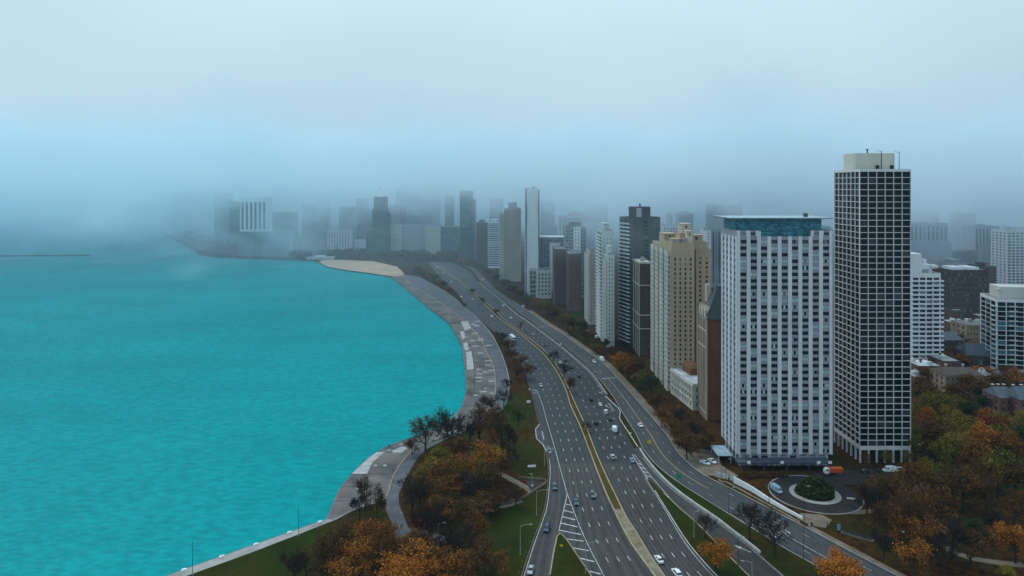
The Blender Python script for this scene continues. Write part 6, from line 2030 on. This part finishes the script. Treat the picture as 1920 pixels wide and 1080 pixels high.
# ------------------------------------------------------------------ air: even haze, and low cloud over the far city
def volume_mat(name, col, dens, field=None):
    m = bpy.data.materials.new(name)
    m.use_nodes = True
    t = m.node_tree
    t.nodes.remove(t.nodes['Principled BSDF'])
    p = t.nodes.new('ShaderNodeVolumePrincipled')
    p.inputs['Color'].default_value = (*col, 1)
    p.inputs['Density'].default_value = dens
    p.inputs['Anisotropy'].default_value = 0.0
    t.links.new(p.outputs[0], t.nodes['Material Output'].inputs['Volume'])
    if field:
        field(t, p)
    return m


mb = MB(); mb.box(-2700, 2700, -80, 3200, -8, 152)
obj('haze', mb, volume_mat('haze_air', (0.30, 0.64, 1.0), 0.00004), label='pale blue haze in the air over lake and city', category='haze', kind='stuff')


def cloud_field(t, p):
    g = t.nodes.new('ShaderNodeNewGeometry')
    mp = t.nodes.new('ShaderNodeMapping')
    mp.inputs['Scale'].default_value = (1, 1, 1.4)
    mp.inputs['Location'].default_value = CL_OFF
    no = t.nodes.new('ShaderNodeTexNoise')
    no.inputs['Scale'].default_value = 0.0072
    no.inputs['Detail'].default_value = 5.0
    no.inputs['Roughness'].default_value = 0.58
    no.inputs['Distortion'].default_value = 0.5
    t.links.new(g.outputs['Position'], mp.inputs[0])
    t.links.new(mp.outputs[0], no.inputs['Vector'])
    sp = t.nodes.new('ShaderNodeSeparateXYZ')
    t.links.new(g.outputs['Position'], sp.inputs[0])

    def mr(src, a, b_, c, d):
        r = t.nodes.new('ShaderNodeMapRange')
        for k, v in zip((1, 2, 3, 4), (a, b_, c, d)):
            r.inputs[k].default_value = v
        t.links.new(src, r.inputs[0])
        return r.outputs[0]

    def math_(op, a, b_):
        n = t.nodes.new('ShaderNodeMath')
        n.operation = op
        for k, x in enumerate((a, b_)):
            if isinstance(x, (int, float)): n.inputs[k].default_value = x
            else: t.links.new(x, n.inputs[k])
        return n.outputs[0]
    zz = math_('ADD', mr(sp.outputs[2], CL_Z0, CL_Z1, -0.46, 0.30), mr(sp.outputs[2], 150, CL_ZT, 0.0, -0.62))   # thick at the cloud base height, thinning out above
    yy = mr(sp.outputs[1], CL_Y0, CL_Y1, -0.34, 0.14)       # thicker with distance
    xx = mr(sp.outputs[0], -900, 300, 0.10, 0.0)            # thicker over the lake side
    nn = math_('MULTIPLY_ADD', no.outputs[0], 2.9)
    nn.node.inputs[2].default_value = -0.95
    s_ = math_('ADD', math_('ADD', nn, zz), math_('ADD', yy, xx))
    # drifting banks (positive) and clearings (negative): centre, radius, amount
    for cx, cy, cz, rad, amt in ((-352, 1230, 62, 105, 0.75), (-425, 1235, 20, 90, 0.55), (-225, 1150, 105, 175, -0.85), (-480, 1240, 80, 120, -0.55), (-70, 1150, 60, 130, -0.30), (-170, 1330, 40, 110, -0.35),
                                 (-470, 950, 0, 150, 0.38), (-760, 1500, 20, 260, 0.35), (-560, 1420, 30, 90, -0.3), (-720, 1150, 20, 200, 0.30), (330, 880, 105, 240, 0.42), (540, 800, 110, 240, 0.42), (110, 980, 112, 190, 0.42), (-20, 1180, 105, 110, 0.35), (720, 1000, 90, 260, 0.40)):
        vd = t.nodes.new('ShaderNodeVectorMath')
        vd.operation = 'DISTANCE'
        t.links.new(g.outputs['Position'], vd.inputs[0])
        vd.inputs[1].default_value = (cx, cy, cz)
        s_ = math_('ADD', s_, mr(vd.outputs['Value'], rad * 0.15, rad, amt, 0.0))
    d = mr(s_, 0.50, 1.10, 0.0, CL_D)
    d = math_('ADD', d, math_('ADD', mr(sp.outputs[1], 440, 1200, 0.0, 0.0006), mr(sp.outputs[1], 1420, 2100, 0.0, 0.004)))
    t.links.new(d, p.inputs['Density'])


CL_OFF = (130, 590, 330)
CL_Z0, CL_Z1, CL_ZT, CL_Y0, CL_Y1, CL_D = 36.0, 132.0, 260.0, 330.0, 1400.0, 0.0110
mb = MB(); mb.box(-2600, 2600, 440, 3100, -6, 265)
obj('low_cloud', mb, volume_mat('low_cloud', (0.79, 0.928, 1.0), CL_D, cloud_field), label='low cloud drifting over the far city and shore', category='cloud', kind='stuff')
